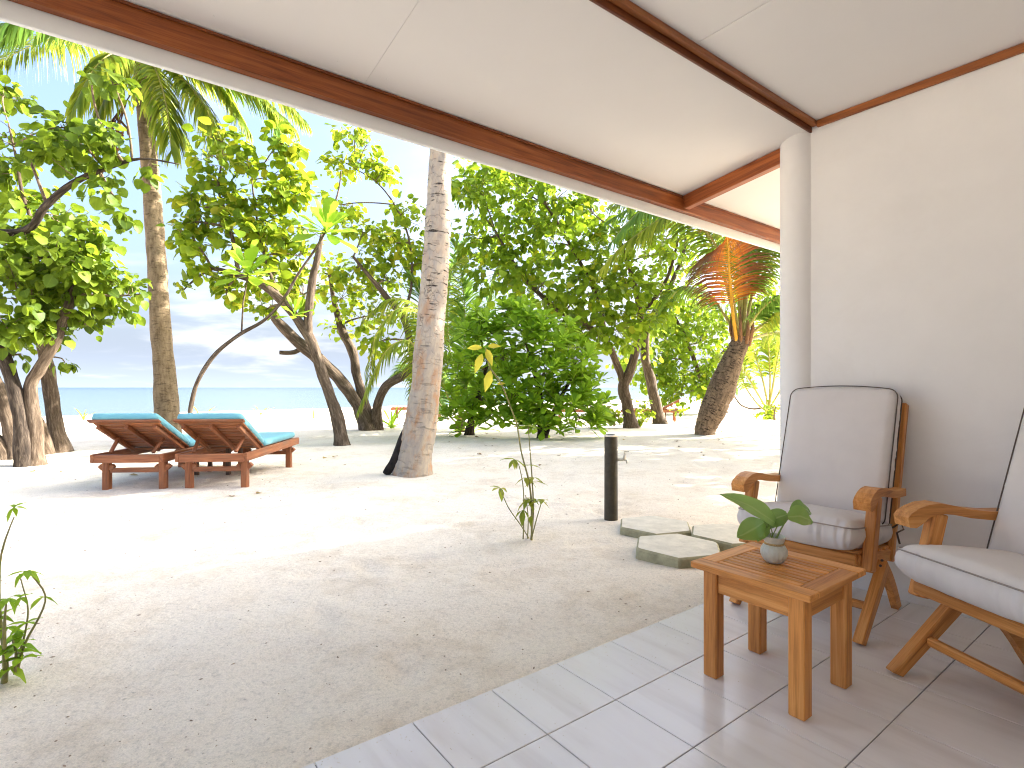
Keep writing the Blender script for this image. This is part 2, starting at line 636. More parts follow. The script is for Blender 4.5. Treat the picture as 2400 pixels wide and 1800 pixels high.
def water_material():
    m, nt, out = new_mat('lagoon water')
    tcn = N(nt, 'ShaderNodeTexCoord')
    mp = N(nt, 'ShaderNodeMapping')
    mp.inputs['Rotation'].default_value = (0, 0, -0.6)
    mp.inputs['Scale'].default_value = (1.0, 0.35, 1.0)
    L(nt, tcn.outputs['Object'], mp.inputs['Vector'])
    n1 = N(nt, 'ShaderNodeTexNoise', i_Scale=1.1, i_Detail=6.0, i_Roughness=0.6)
    L(nt, mp.outputs[0], n1.inputs['Vector'])
    sp = N(nt, 'ShaderNodeSeparateXYZ')
    L(nt, tcn.outputs['Object'], sp.inputs[0])
    far = math_n(nt, 'DIVIDE', sp.outputs[1], 1400.0, True)
    r = ramp(nt, [(0.0, (0.11, 0.145, 0.15)), (0.08, (0.085, 0.128, 0.14)), (0.35, (0.06, 0.10, 0.12)), (0.9, (0.04, 0.09, 0.13))])
    L(nt, far, r.inputs[0])
    p = N(nt, 'ShaderNodeBsdfPrincipled', i_Roughness=0.22, i_IOR=1.33)
    p.inputs['Specular IOR Level'].default_value = 0.3
    L(nt, r.outputs[0], p.inputs['Base Color'])
    L(nt, bump(nt, n1.outputs['Fac'], 0.5, 0.25), p.inputs['Normal'])
    L(nt, p.outputs[0], out.inputs[0])
    return m


def fabric(name, col, scale=420.0, rough=0.85, bstr=0.25):
    m, nt, out = new_mat(name)
    g = gr_coord(nt)
    n1 = N(nt, 'ShaderNodeTexNoise', i_Scale=scale, i_Detail=2.0)
    L(nt, g, n1.inputs['Vector'])
    n2 = N(nt, 'ShaderNodeTexNoise', i_Scale=7.0, i_Detail=4.0)
    L(nt, g, n2.inputs['Vector'])
    r = ramp(nt, [(0.3, tuple(c * 0.965 for c in col)), (0.7, tuple(c * 1.025 for c in col))])
    L(nt, n2.outputs['Fac'], r.inputs[0])
    p = N(nt, 'ShaderNodeBsdfPrincipled', i_Roughness=rough)
    p.inputs['Specular IOR Level'].default_value = 0.2
    p.inputs['Sheen Weight'].default_value = 0.15
    L(nt, r.outputs[0], p.inputs['Base Color'])
    L(nt, bump(nt, n1.outputs['Fac'], bstr, 0.001), p.inputs['Normal'])
    L(nt, p.outputs[0], out.inputs[0])
    return m


M_TEAK = wood('teak', (0.33, 0.11, 0.022), (0.68, 0.29, 0.072), (0.85, 0.44, 0.145), 0.46, 0.3, 0.5)
M_REDWOOD = wood('lounger wood', (0.14, 0.045, 0.018), (0.30, 0.105, 0.040), (0.42, 0.17, 0.065), 0.5, 0.3, 0.45, (0.22, 0.14, 0.09))
M_BEAM = wood('stained beam', (0.13, 0.030, 0.008), (0.34, 0.090, 0.020), (0.50, 0.165, 0.040), 0.38, 0.15, 0.45)
M_TRIM = wood('stained trim', (0.15, 0.042, 0.012), (0.30, 0.098, 0.025), (0.40, 0.14, 0.038), 0.38, 0.1, 0.3)
M_BEAMD = wood('dark stained beam and shade strip', (0.07, 0.019, 0.007), (0.17, 0.045, 0.012), (0.27, 0.08, 0.022), 0.45, 0.15, 0.4)  # plate beam, and the strip that paints the eave's shade line
M_WALL = plain('painted plaster', (0.765, 0.742, 0.715), 0.8, 0.03, 3.0, 0.12, 0.2, 0.006, 9.0)
def plaster_wear(m):
    nt = m.node_tree
    p = nt.nodes['Principled BSDF']
    src = p.inputs['Base Color'].links[0].from_socket
    tcn = N(nt, 'ShaderNodeTexCoord')
    n = N(nt, 'ShaderNodeTexNoise', i_Scale=1.7, i_Detail=9.0, i_Roughness=0.72, i_Distortion=0.6)
    L(nt, tcn.outputs['Object'], n.inputs['Vector'])
    sp = N(nt, 'ShaderNodeSeparateXYZ')
    L(nt, tcn.outputs['Object'], sp.inputs[0])
    w = ramp(nt, [(0.52, 0.0), (0.72, 1.0)])
    L(nt, n.outputs['Fac'], w.inputs[0])
    splash = ramp(nt, [(0.0, 1.0), (0.22, 0.25), (1.0, 0.12)])       # sand splash stains low on the wall
    L(nt, math_n(nt, 'DIVIDE', sp.outputs[2], 1.6, True), splash.inputs[0])
    L(nt, mix_rgb(nt, math_n(nt, 'MULTIPLY', math_n(nt, 'MULTIPLY', w.outputs[0], splash.outputs[0]), 0.55), src, (0.50, 0.42, 0.32)), p.inputs['Base Color'])
    n2 = N(nt, 'ShaderNodeTexNoise', i_Scale=5.0, i_Detail=3.0)
    L(nt, tcn.outputs['Object'], n2.inputs['Vector'])
    L(nt, bump(nt, n2.outputs['Fac'], 0.18, 0.03, p.inputs['Normal'].links[0].from_socket), p.inputs['Normal'])


plaster_wear(M_WALL)
M_CEIL = plain('painted board', (0.79, 0.762, 0.738), 0.65, 0.015, 2.0, 0.03, 0.25)
M_FASCIA = plain('white gloss paint', (0.83, 0.84, 0.82), 0.4, 0.02, 5.0, 0.03)
M_GROUT = plain('grout', (0.27, 0.25, 0.24), 0.9, 0.2, 30.0)
M_TILE = tile_material()
M_SAND = sand_material()
M_WATER = water_material()
M_ROOF = plain('roof sheet', (0.28, 0.24, 0.2), 0.7, 0.1, 6.0)
M_STONE = plain('concrete slab', (0.63, 0.59, 0.49), 0.9, 0.13, 11.0, 0.7, 0.15, 0.01, 8.0)
M_STONESIDE = plain('olive slab side', (0.36, 0.33, 0.20), 0.9, 0.4, 9.0, 0.7, 0.15, 0.012, 8.0)  # slab sides, darker and more olive than the top
M_POST = plain('bronze painted post', (0.052, 0.043, 0.026), 0.45, 0.25, 30.0, 0.1)
M_METAL = plain('chrome tap', (0.72, 0.66, 0.55), 0.35, 0.2, 40.0)
M_METAL.node_tree.nodes['Principled BSDF'].inputs['Metallic'].default_value = 0.4
M_CUSH = fabric('taupe canvas', (0.655, 0.61, 0.58))
M_PIPE = plain('dark piping', (0.10, 0.075, 0.06), 0.8)
M_PIPE2 = plain('taupe piping', (0.33, 0.28, 0.25), 0.8)
M_TEAL = fabric('turquoise canvas', (0.14, 0.36, 0.41), 300.0, 0.8)
M_DARKW = wood('dark table wood', (0.05, 0.03, 0.02), (0.10, 0.06, 0.04), (0.16, 0.10, 0.07), 0.6)
M_BOLT = plain('bolt', (0.08, 0.07, 0.06), 0.5)
M_FOOT = plain('pale foot', (0.6, 0.55, 0.42), 0.7)

G_DK, G_MD, G_LT, G_YL = (0.050, 0.105, 0.008), (0.105, 0.180, 0.010), (0.19, 0.26, 0.015), (0.33, 0.30, 0.02)
M_LEAF = leaf_mat('beach tree leaf', [(0.0, G_DK), (0.3, G_MD), (0.75, G_LT), (0.97, G_YL)], (0.33, 0.42, 0.02))
M_LEAFD = leaf_mat('dense tree leaf', [(0.0, (0.055, 0.12, 0.008)), (0.4, (0.115, 0.205, 0.012)), (0.9, (0.21, 0.30, 0.018)), (1.0, (0.36, 0.33, 0.02))], (0.32, 0.42, 0.02), 0.42)
M_LEAFL = leaf_mat('near tree leaf', [(0.0, (0.03, 0.062, 0.008)), (0.4, (0.078, 0.130, 0.012)), (0.9, (0.16, 0.22, 0.016))], (0.28, 0.38, 0.02), 0.42)
M_LETT = leaf_mat('sea lettuce leaf', [(0.0, (0.12, 0.23, 0.014)), (0.5, (0.21, 0.37, 0.022)), (1.0, (0.31, 0.46, 0.035))], (0.36, 0.48, 0.03), 0.48, 0.45, 0.22)
M_YLEAF = leaf_mat('yellowing leaf', [(0.0, (0.45, 0.38, 0.03)), (1.0, (0.62, 0.55, 0.06))], (0.6, 0.55, 0.08), 0.4)
M_SAPL = leaf_mat('sapling leaf', [(0.0, (0.13, 0.20, 0.02)), (0.6, (0.25, 0.28, 0.035)), (1.0, (0.36, 0.33, 0.05))], (0.4, 0.42, 0.06), 0.4)
M_POTL = leaf_mat('pot plant leaf', [(0.0, (0.12, 0.24, 0.04)), (1.0, (0.22, 0.36, 0.07))], (0.42, 0.52, 0.22), 0.35, 0.28, 0.5, 0.5)
M_FROND = leaf_mat('palm leaflet', [(0.0, (0.07, 0.13, 0.012)), (0.5, (0.15, 0.22, 0.02)), (1.0, (0.30, 0.32, 0.03))], (0.38, 0.42, 0.04), 0.42, 0.45, 0.2, 0.2)
M_FRONDG = leaf_mat('green palm leaflet', [(0.0, (0.05, 0.12, 0.015)), (0.6, (0.11, 0.22, 0.03)), (1.0, (0.20, 0.30, 0.05))], (0.3, 0.45, 0.06), 0.38, 0.45, 0.22, 0.2)
M_RACHIS = plain('palm midrib', (0.42, 0.36, 0.10), 0.5, 0.2, 12.0)
M_HUSK = plain('dry palm fibre', (0.20, 0.10, 0.045), 0.9, 0.4, 20.0, 0.5)
M_BARK = bark('beach tree bark', (0.045, 0.031, 0.021), (0.105, 0.075, 0.050), (0.23, 0.175, 0.125), (5, 26, 26), 1.0, 0.8)
M_BARKD = bark('dark bark', (0.018, 0.014, 0.011), (0.05, 0.037, 0.027), (0.14, 0.11, 0.08), (5, 26, 26), 1.0, 0.8)  # darker tone of the beach tree bark
M_TWIG = plain('twig bark', (0.16, 0.115, 0.07), 0.9, 0.3, 20.0)
M_STEM = plain('green stem', (0.26, 0.24, 0.09), 0.7, 0.3, 20.0)


def dead_frond_mat():
    m, nt, out = new_mat('dead orange leaflet')
    a = N(nt, 'ShaderNodeAttribute', attribute_name='gr')
    sp = N(nt, 'ShaderNodeSeparateXYZ')
    L(nt, a.outputs['Vector'], sp.inputs[0])
    geo = N(nt, 'ShaderNodeNewGeometry')
    f = math_n(nt, 'ADD', sp.outputs[2], math_n(nt, 'MULTIPLY', math_n(nt, 'SUBTRACT', geo.outputs['Random Per Island'], 0.5), 0.25))
    r = ramp(nt, [(0.04, (0.80, 0.34, 0.03)), (0.24, (0.55, 0.15, 0.02)), (0.46, (0.24, 0.08, 0.028)), (0.85, (0.13, 0.09, 0.035))])
    L(nt, f, r.inputs[0])
    p = N(nt, 'ShaderNodeBsdfPrincipled', i_Roughness=0.5)
    L(nt, r.outputs[0], p.inputs['Base Color'])
    t = N(nt, 'ShaderNodeBsdfTranslucent')
    sc2 = N(nt, 'ShaderNodeVectorMath', operation='SCALE', i_Scale=1.25)
    L(nt, r.outputs[0], sc2.inputs[0])
    L(nt, sc2.outputs[0], t.inputs['Color'])
    mx = N(nt, 'ShaderNodeMixShader', i_Fac=0.5)
    L(nt, p.outputs[0], mx.inputs[1])
    L(nt, t.outputs[0], mx.inputs[2])
    L(nt, mx.outputs[0], out.inputs[0])
    return m


M_DEAD = dead_frond_mat()


def palm_bark(name, grey=(0.33, 0.29, 0.245), tan=(0.46, 0.38, 0.28), rust=(0.46, 0.20, 0.06), crack=(0.03, 0.022, 0.018), rust_amt=0.7, crack_amt=0.95, rings=9.0, crack_h=4.2, ring_amt=0.35):
    m, nt, out = new_mat(name)
    a = N(nt, 'ShaderNodeAttribute', attribute_name='gr')
    n1 = N(nt, 'ShaderNodeTexNoise', i_Scale=5.0, i_Detail=7.0, i_Roughness=0.65)
    L(nt, gr_coord(nt, (1, 3, 3)), n1.inputs['Vector'])
    r = ramp(nt, [(0.35, grey), (0.6, tan)])
    L(nt, n1.outputs['Fac'], r.inputs[0])
    # rusty algae blotches
    n2 = N(nt, 'ShaderNodeTexNoise', i_Scale=2.4, i_Detail=6.0, i_Roughness=0.7)
    L(nt, gr_coord(nt, (1.2, 3, 3)), n2.inputs['Vector'])
    w = ramp(nt, [(0.50, 0.0), (0.66, 1.0)])
    L(nt, n2.outputs['Fac'], w.inputs[0])
        # leaf-scar rings, broken up, and short vertical cracks
    n3 = N(nt, 'ShaderNodeTexNoise', i_Scale=3.2, i_Detail=3.0)
    L(nt, gr_coord(nt, (1, 2.5, 2.5)), n3.inputs['Vector'])
    sp = N(nt, 'ShaderNodeSeparateXYZ')
    L(nt, a.outputs['Vector'], sp.inputs[0])
    ph = math_n(nt, 'ADD', math_n(nt, 'MULTIPLY', sp.outputs[0], rings), math_n(nt, 'MULTIPLY', n3.outputs['Fac'], 3.2))
    fr = math_n(nt, 'FRACT', ph)
    dash = N(nt, 'ShaderNodeTexNoise', i_Scale=1.0, i_Detail=4.0, i_Roughness=0.6)
    L(nt, gr_coord(nt, (30, 5.5, 5.5)), dash.inputs['Vector'])
    dr = ramp(nt, [(0.585, 0.0), (0.65, 1.0)])
    L(nt, dash.outputs['Fac'], dr.inputs[0])
    ring = ramp(nt, [(0.0, 1.0), (0.13, 0.6), (0.24, 0.0), (0.95, 0.0), (1.0, 1.0)])
    L(nt, fr, ring.inputs[0])
    n4 = N(nt, 'ShaderNodeTexNoise', i_Scale=1.0, i_Detail=3.0)
    L(nt, gr_coord(nt, (7, 11, 11)), n4.inputs['Vector'])
    brk = ramp(nt, [(0.47, 0.0), (0.58, 1.0)])
    L(nt, n4.outputs['Fac'], brk.inputs[0])
    vor = N(nt, 'ShaderNodeTexVoronoi', i_Scale=1.0, feature='DISTANCE_TO_EDGE')
    L(nt, gr_coord(nt, (6, 16, 16)), vor.inputs['Vector'])
    vc = ramp(nt, [(0.0, 0.8), (0.035, 0.0)])
    L(nt, vor.outputs['Distance'], vc.inputs[0])
    n5 = N(nt, 'ShaderNodeTexNoise', i_Scale=1.7, i_Detail=2.0)
    L(nt, gr_coord(nt, (1.5, 4, 4)), n5.inputs['Vector'])
    b5 = ramp(nt, [(0.57, 0.0), (0.66, 1.0)])
    L(nt, n5.outputs['Fac'], b5.inputs[0])
    hgt = ramp(nt, [(0.0, 0.25), (0.35, 0.30), (0.62, 1.0)])
    L(nt, math_n(nt, 'DIVIDE', sp.outputs[0], crack_h), hgt.inputs[0])
    rst = ramp(nt, [(0.0, 1.0), (0.5, 0.75), (0.8, 0.25)])
    L(nt, math_n(nt, 'DIVIDE', sp.outputs[0], crack_h), rst.inputs[0])
    crackf = math_n(nt, 'MAXIMUM', math_n(nt, 'MAXIMUM', math_n(nt, 'MULTIPLY', math_n(nt, 'MULTIPLY', ring.outputs[0], brk.outputs[0]), ring_amt), dr.outputs[0]),
                    math_n(nt, 'MULTIPLY', vc.outputs[0], b5.outputs[0]))
    rusty = mix_rgb(nt, math_n(nt, 'MULTIPLY', math_n(nt, 'MULTIPLY', w.outputs[0], rust_amt), rst.outputs[0]), r.outputs[0], rust)
    col = mix_rgb(nt, math_n(nt, 'MULTIPLY', math_n(nt, 'MULTIPLY', crackf, crack_amt), hgt.outputs[0]), rusty, crack)
    p = N(nt, 'ShaderNodeBsdfPrincipled', i_Roughness=0.85)
    p.inputs['Specular IOR Level'].default_value = 0.15
    L(nt, col, p.inputs['Base Color'])
    hh = math_n(nt, 'SUBTRACT', math_n(nt, 'MULTIPLY', n1.outputs['Fac'], 0.5), crackf)
    L(nt, bump(nt, hh, 0.7, 0.015), p.inputs['Normal'])
    L(nt, p.outputs[0], out.inputs[0])
    return m


M_PALM = palm_bark('pale palm bark')
M_PALM2 = palm_bark('brown palm bark', (0.15, 0.105, 0.06), (0.27, 0.20, 0.12), (0.36, 0.29, 0.20), (0.05, 0.035, 0.02), 0.5, 0.6, 16.0, 0.5, 0.7)
M_PALM3 = palm_bark('ringed young palm bark', (0.10, 0.07, 0.045), (0.23, 0.16, 0.10), (0.36, 0.26, 0.16), (0.022, 0.015, 0.010), 0.6, 1.0, 13.0, 0.3, 1.0)


# ------------------------------------------------------------------ ground and sea
def ground():
    def axis(steps):
        out = [0.0]
        for upto, st in steps:
            while out[-1] < upto - 1e-6:
                out.append(out[-1] + st)
        return out
    ys = [-60, -30, -15, -8, -4, -2, -1] + axis([(5.4, 0.045), (8, 0.09), (12, 0.15), (24, 0.4), (60, 1.2), (130, 6), (500, 40), (6000, 500)])
    xp = axis([(4, 0.055), (7, 0.12), (14, 0.35), (30, 0.9), (80, 5), (400, 40), (6000, 560)])
    xs = [-x for x in xp[:0:-1]] + xp
    nx, ny = len(xs), len(ys)
    V = np.zeros((ny, nx, 3), dtype=np.float32)
    for j, y in enumerate(ys):
        for i, x in enumerate(xs):
            V[j, i] = (x, y, sand_z(x, y))
    V = V.reshape(-1, 3)
    jj, ii = np.meshgrid(np.arange(ny - 1), np.arange(nx - 1), indexing='ij')
    a = (jj * nx + ii).ravel()
    Fq = np.stack([a, a + 1, a + nx + 1, a + nx], 1)
    me = np_mesh('sand', V, Fq, V, M_SAND)
    o = link('sand', me)
    o['kind'] = 'structure'
    me2 = np_mesh('sea', [(-9000, 5, 0), (9000, 5, 0), (9000, 9000, 0), (-9000, 9000, 0)], [(0, 1, 2, 3)],
                  [(0, 0, 0)] * 4, M_WATER)
    w = link('sea', me2)
    w.location.z = -0.93
    w['kind'] = 'structure'
    # shell and coral bits lying on the sand
    P, q = [], 0
    cols = MB()
    for k in range(1900):
        y = 1.6 + 8.0 * random.random() ** 1.6
        x = random.uniform(-1.0, 0.62) * y
        u, v = to_uv(x, y)
        if v < 1.68:
            continue
        r = random.choice((0.0009, 0.0011, 0.0013, 0.0016, 0.002, 0.0032)) * (1 + 0.16 * y)
        z = sand_z(x, y) + r * 0.25
        an = random.uniform(0, 6.28)
        el = random.uniform(1.0, 2.6)
        ca, sa = math.cos(an), math.sin(an)
        pts = []
        for dx, dy, dz in ((el, 0, 0), (0, 1, 0), (-el, 0, 0), (0, -1, 0), (0, 0, 0.7), (0, 0, -0.7)):
            pts.append((x + r * (dx * ca - dy * sa), y + r * (dx * sa + dy * ca), z + r * dz))
        cols.add(pts, [(0, 1, 4), (1, 2, 4), (2, 3, 4), (3, 0, 4), (1, 0, 5), (2, 1, 5), (3, 2, 5), (0, 3, 5)], None, 0 if random.random() < 0.6 else 1)
    o = cols.build('coral_debris', [plain('leaf bits', (0.32, 0.235, 0.165), 0.9, 0.5, 60.0, 0), plain('shell bits', (0.62, 0.55, 0.46), 0.8, 0.2, 60.0, 0)])
    o['kind'] = 'stuff'


ground()


def blown_sand():
    b = MB()
    for k in range(900):
        u = random.uniform(-1.6, 3.3)
        v = 1.655 - random.expovariate(9.0)
        if v < 0.7:
            continue
        p = UV(u, v, 0.0006)
        r = random.uniform(0.0008, 0.0022)
        b.add([p + Vector((r, 0, 0)), p + Vector((0, r, 0)), p + Vector((-r, 0, 0)), p + Vector((0, -r, 0)), p + Vector((0, 0, r))], [(0, 1, 4), (1, 2, 4), (2, 3, 4), (3, 0, 4)])
    b.build('blown_sand', plain('sand grains', (0.66, 0.57, 0.44), 0.95, 0.2, 80.0, 0))['kind'] = 'stuff'


blown_sand()


# ------------------------------------------------------------------ veranda floor
TP = 0.3215
TU0, TV0 = 1.1443, 1.651


def floor():
    b = MB()
    b.box((-1.9, -0.72, -0.30), (3.36, 1.647, -0.006), 0.003)
    fl = b.build('veranda_floor', M_GROUT)
    fl.rotation_euler = (0, 0, ANG)
    fl['kind'] = 'structure'
    g = 0.0016
    t = MB()
    t.box((g, g, -0.0055), (TP - g, TP - g, 0.0), 0.0016)
    me = t.build('tile', M_TILE, fl)
    first = True
    for i in range(-9, 7):
        for j in range(0, 8):
            u0, v1 = TU0 + i * TP, TV0 - j * TP
            if u0 + TP > 3.36:
                continue
            if first:
                o = me
                first = False
            else:
                o = me.copy()
                COL.objects.link(o)
            o.location = (u0, v1 - TP, random.uniform(-0.0004, 0.0004))
    # cut row along the wall
    ue = TU0 + 6 * TP
    while ue + TP <= 3.36:
        ue += TP
    if 3.355 - ue > 0.02:
        c = MB()
        c.box((g, g, -0.0055), (3.358 - ue, TP - g, 0.0), 0.0016)
        co = c.build('tile', M_TILE, fl)
        for j in range(0, 8):
            o = co if j == 0 else co.copy()
            if j:
                COL.objects.link(o)
            o.location = (ue, TV0 - (j + 1) * TP, 0)


floor()


# ------------------------------------------------------------------ the bungalow (u along the eave, v towards the sea)
def bungalow():
    root = thing('bungalow', 'white plastered beach bungalow with brown beams under its veranda ceiling', 'building', (0, 0, 0), ANG)
    ZC = 2.69
    # party wall with its round end pillar
    b = MB()
    b.box((3.36, -0.70, -0.25), (3.50, 1.585, 2.72), 0.002)
    b.build('wall', M_WALL, root)
    b = MB()
    prof = [(0.112, -0.2), (0.112, 0.5), (0.112, 1.4), (0.112, 2.3), (0.112, 2.66)]
    b.lathe(prof, 48, (3.425, 1.60, 0))
    b.build('pillar', M_WALL, root)
    # house front behind the viewer, with its closed upper part
    b = MB()
    b.box((-1.95, -0.86, -0.25), (3.36, -0.70, 2.72), 0.002)
    b.build('wall', M_WALL, root)
    b = MB()
    b.box((-1.95, -7.0, -0.25), (9.2, -0.87, 2.7), 0.002)
    b.build('house_block', M_WALL, root)
    # flat ceiling boards with open joints
    for u0, u1 in ((-3.84, -2.64), (-2.64, -1.44), (-1.44, -0.24), (-0.24, 0.96), (0.96, 2.16), (2.16, 3.36)):
        b = MB()
        b.box((u0 + 0.0018, -0.70, ZC), (u1 - 0.0018, 1.50, ZC + 0.012), 0.002)
        b.build('ceiling_panel', M_CEIL, root)
    b = MB()
    b.box((3.50, -0.86, ZC), (9.2, 1.50, ZC + 0.012), 0.002)
    b.build('ceiling_panel', M_CEIL, root)
    # sloping eave boards
    v0, z0, v1, z1 = 1.513, 2.647, 2.415, 2.522
    for u0, u1 in ((-6.3, -3.84), (-3.84, -1.44), (-1.44, 0.96), (0.96, 3.40), (3.40, 9.2)):
        b = MB()
        g = 0.0006
        vs_ = [(u0 + g, v0, z0), (u1 - g, v0, z0), (u1 - g, v1, z1), (u0 + g, v1, z1)]
        vs_ += [(x, y, z + 0.012) for x, y, z in vs_]
        b.add(vs_, [(3, 2, 1, 0), (4, 5, 6, 7), (0, 1, 5, 4), (1, 2, 6, 5), (2, 3, 7, 6), (3, 0, 4, 7)])
        b.build('soffit_panel', M_CEIL, root)
    # filled nail heads along the eave edge of the boards
    for k in range(26):
        u = -3.2 + k * 0.25 + random.uniform(-0.06, 0.06)
        v = random.choice((2.33, 2.335, 2.30)) if k % 5 else 1.9
        z = z0 + (z1 - z0) * (v - v0) / (v1 - v0)
        b = MB()
        b.lathe([(0.0, -0.0012), (0.003, -0.001), (0.0045, 0.0008)], 8, (u, v, z))
        b.build('nail_head', M_CEIL, root)
    # stepped wall-plate beam
    b = MB()
    b.box((-6.3, 1.468, 2.664), (3.47, 1.500, 2.6895), 0.002)
    b.build('plate_batten', M_TRIM, root)
    b = MB()
    b.box((-6.3, 1.5015, 2.634), (3.50, 1.5145, 2.6895), 0.002)
    b.build('plate_beam', M_BEAMD, root)
    b = MB()
    b.box((3.338, -0.69, 2.648), (3.3585, 1.467, 2.6885), 0.004)
    b.build('wall_trim', M_TRIM, root)
    # eave beam, dark strip imitating the shade gap along its top, white fascia
    b = MB()
    b.box((-6.3, 2.417, 2.412), (9.2, 2.460, 2.521), 0.003)
    b.build('eave_beam', M_BEAM, root)
    b = MB()
    b.box((-6.3, 2.4055, 2.508), (9.2, 2.4155, 2.5185), 0.001)
    b.build('shade_gap_strip', M_BEAMD, root)
    b = MB()
    b.box((-6.3, 2.463, 2.350), (9.2, 2.488, 2.60), 0.003)
    b.build('fascia_board', M_FASCIA, root)
    # rafters
    for k, u in enumerate((3.376, 6.9)):
        b = MB()
        s = (z1 - z0) / (v1 - v0)
        p0 = Vector((u + 0.028, 1.525, z0 - 0.002 + s * 0.012 - 0.050))
        p1 = Vector((u + 0.028, 2.4045, z0 + s * (2.4045 - v0) - 0.052))
        b.beam(p0, p1, 0.056, 0.097, (0, 0, 1), 0.003)
        b.build('rafter', M_BEAM, root)
    # roof
    b = MB()
    prof = [(2.53, 2.585), (2.53, 2.625), (-3.4, 4.35), (-8.0, 2.9), (-8.0, 2.86), (-3.4, 4.28)]
    n = len(prof)
    vs_ = [(-6.35, y, z) for y, z in prof] + [(9.2, y, z) for y, z in prof]
    fs_ = [(i, (i + 1) % n, n + (i + 1) % n, n + i) for i in range(n)]
    fs_ += [(0, 5, 2, 1), (5, 4, 3, 2), (n, n + 1, n + 2, n + 5), (n + 5, n + 2, n + 3, n + 4)]
    b.add(vs_, fs_)
    b.build('roof', M_ROOF, root)


bungalow()


# ------------------------------------------------------------------ leaves
def leaf_template(kind):
    if kind == 'round':
        t = np.array([-0.06, 0.10, 0.36, 0.62, 0.84, 1.0])
        w = np.array([0.17, 0.40, 0.49, 0.42, 0.24, 0.012])
        fold, curl = 0.22, 0.22
    elif kind == 'obov':
        t = np.array([0.0, 0.3, 0.58, 0.8, 0.94, 1.0])
        w = np.array([0.02, 0.07, 0.165, 0.215, 0.16, 0.03])
        fold, curl = 0.25, 0.16
    elif kind == 'lance':
        t = np.array([0.0, 0.2, 0.45, 0.7, 1.0])
        w = np.array([0.02, 0.15, 0.21, 0.14, 0.008])
        fold, curl = 0.35, 0.35
    elif kind == 'blade':
        t = np.array([0.0, 0.25, 0.5, 0.75, 1.0])
        w = np.array([0.02, 0.045, 0.05, 0.035, 0.004])
        fold, curl = 0.3, 0.45
    else:                                   # small: three segments for far crowns
        t = np.array([-0.04, 0.3, 0.7, 1.0])
        w = np.array([0.15, 0.46, 0.36, 0.012])
        fold, curl = 0.2, 0.2
    n = len(t)
    V, G = [], []
    for k in range(n):
        for sx in (-1, 0, 1):
            V.append((sx * w[k], t[k], fold * abs(sx * w[k]) - curl * t[k] ** 2 + 0.03 * math.sin(9 * t[k] + sx)))
            G.append((float(sx), t[k], 0.0))
    Fq = []
    for k in range(n - 1):
        for c in (0, 1):
            a = k * 3 + c
            Fq.append((a, a + 1, a + 4, a + 3))
    return np.array(V), np.array(Fq), np.array(G)


LT = {k: leaf_template(k) for k in ('round', 'obov', 'lance', 'small', 'blade')}


def frames(axis, nrm):
    """rows: leaf y axis along `axis`, z close to `nrm`"""
    y = axis / np.maximum(np.linalg.norm(axis, axis=1, keepdims=True), 1e-9)
    z = nrm - y * np.sum(nrm * y, axis=1, keepdims=True)
    ln = np.linalg.norm(z, axis=1, keepdims=True)
    bad = ln[:, 0] < 1e-3
    z[bad] = np.cross(y[bad], np.array([1.0, 0.2, 0.1]))
    z = z / np.maximum(np.linalg.norm(z, axis=1, keepdims=True), 1e-9)
    x = np.cross(y, z)
    return np.stack([x, y, z], axis=2)        # columns


def leaves_mesh(name, kind, pos, R, size, mat, off):
    V0, F0, G0 = LT[kind]
    n = len(pos)
    V = np.einsum('nij,kj->nki', R, V0) * size[:, None, None] + pos[:, None, :]
    nv = len(V0)
    Fq = (F0[None] + (np.arange(n) * nv)[:, None, None]).reshape(-1, 4)
    G = np.tile(G0, (n, 1))
    return np_mesh(name, V.reshape(-1, 3), Fq, G, mat, True, off)


_leaf_mesh = {}


def leaf_objects(kind, pos, R, size, mat, root, off, name='leaf'):
    key = (kind, mat.name)
    if key not in _leaf_mesh:
        V0, F0, G0 = LT[kind]
        _leaf_mesh[key] = np_mesh(name, V0, F0, G0, mat)
    me = _leaf_mesh[key]
    off = np.array(off)
    for p, r, s in zip(pos, R, size):
        o = bpy.data.objects.new(name, me)
        M = Matrix([[r[0][0] * s, r[0][1] * s, r[0][2] * s, p[0] - off[0]],
                    [r[1][0] * s, r[1][1] * s, r[1][2] * s, p[1] - off[1]],
                    [r[2][0] * s, r[2][1] * s, r[2][2] * s, p[2] - off[2]],
                    [0, 0, 0, 1]])
        o.matrix_basis = M
        o.parent = root
        COL.objects.link(o)


def split_leaves(kind, pos, R, size, mat, root, off, n_obj, far_kind=None):
    """the n_obj leaves that show largest become objects, the rest one part"""
    cam_p = np.array([0, 0, H])
    dv = pos - cam_p
    d = np.linalg.norm(dv, axis=1)
    nd = np.abs(np.sum(R[:, :, 2] * dv, axis=1)) / d
    px = 1200 + F * dv[:, 0] / np.maximum(dv[:, 1], 0.1)
    py = HZ - F * dv[:, 2] / np.maximum(dv[:, 1], 0.1)
    eave = 40 + px * 0.293
    inside = (px > -5) & (px < 1835) & (py > eave) & (py < 1790)
    depth_rank = (d - d.min()) / max(1e-6, d.max() - d.min())
    score = np.where(inside, (size / d) ** 2 * (0.25 + nd) * np.exp(-2.2 * depth_rank), 0)
    order = np.argsort(-score)
    k = min(n_obj, int(np.sum(inside)))
    sel, rest = order[:k], order[k:]
    leaf_objects(kind, pos[sel], R[sel], size[sel], mat, root, off)
    if len(rest):
        me = leaves_mesh('foliage', far_kind or kind, pos[rest], R[rest], size[rest], mat, off)
        link('foliage', me, root, 'stuff')


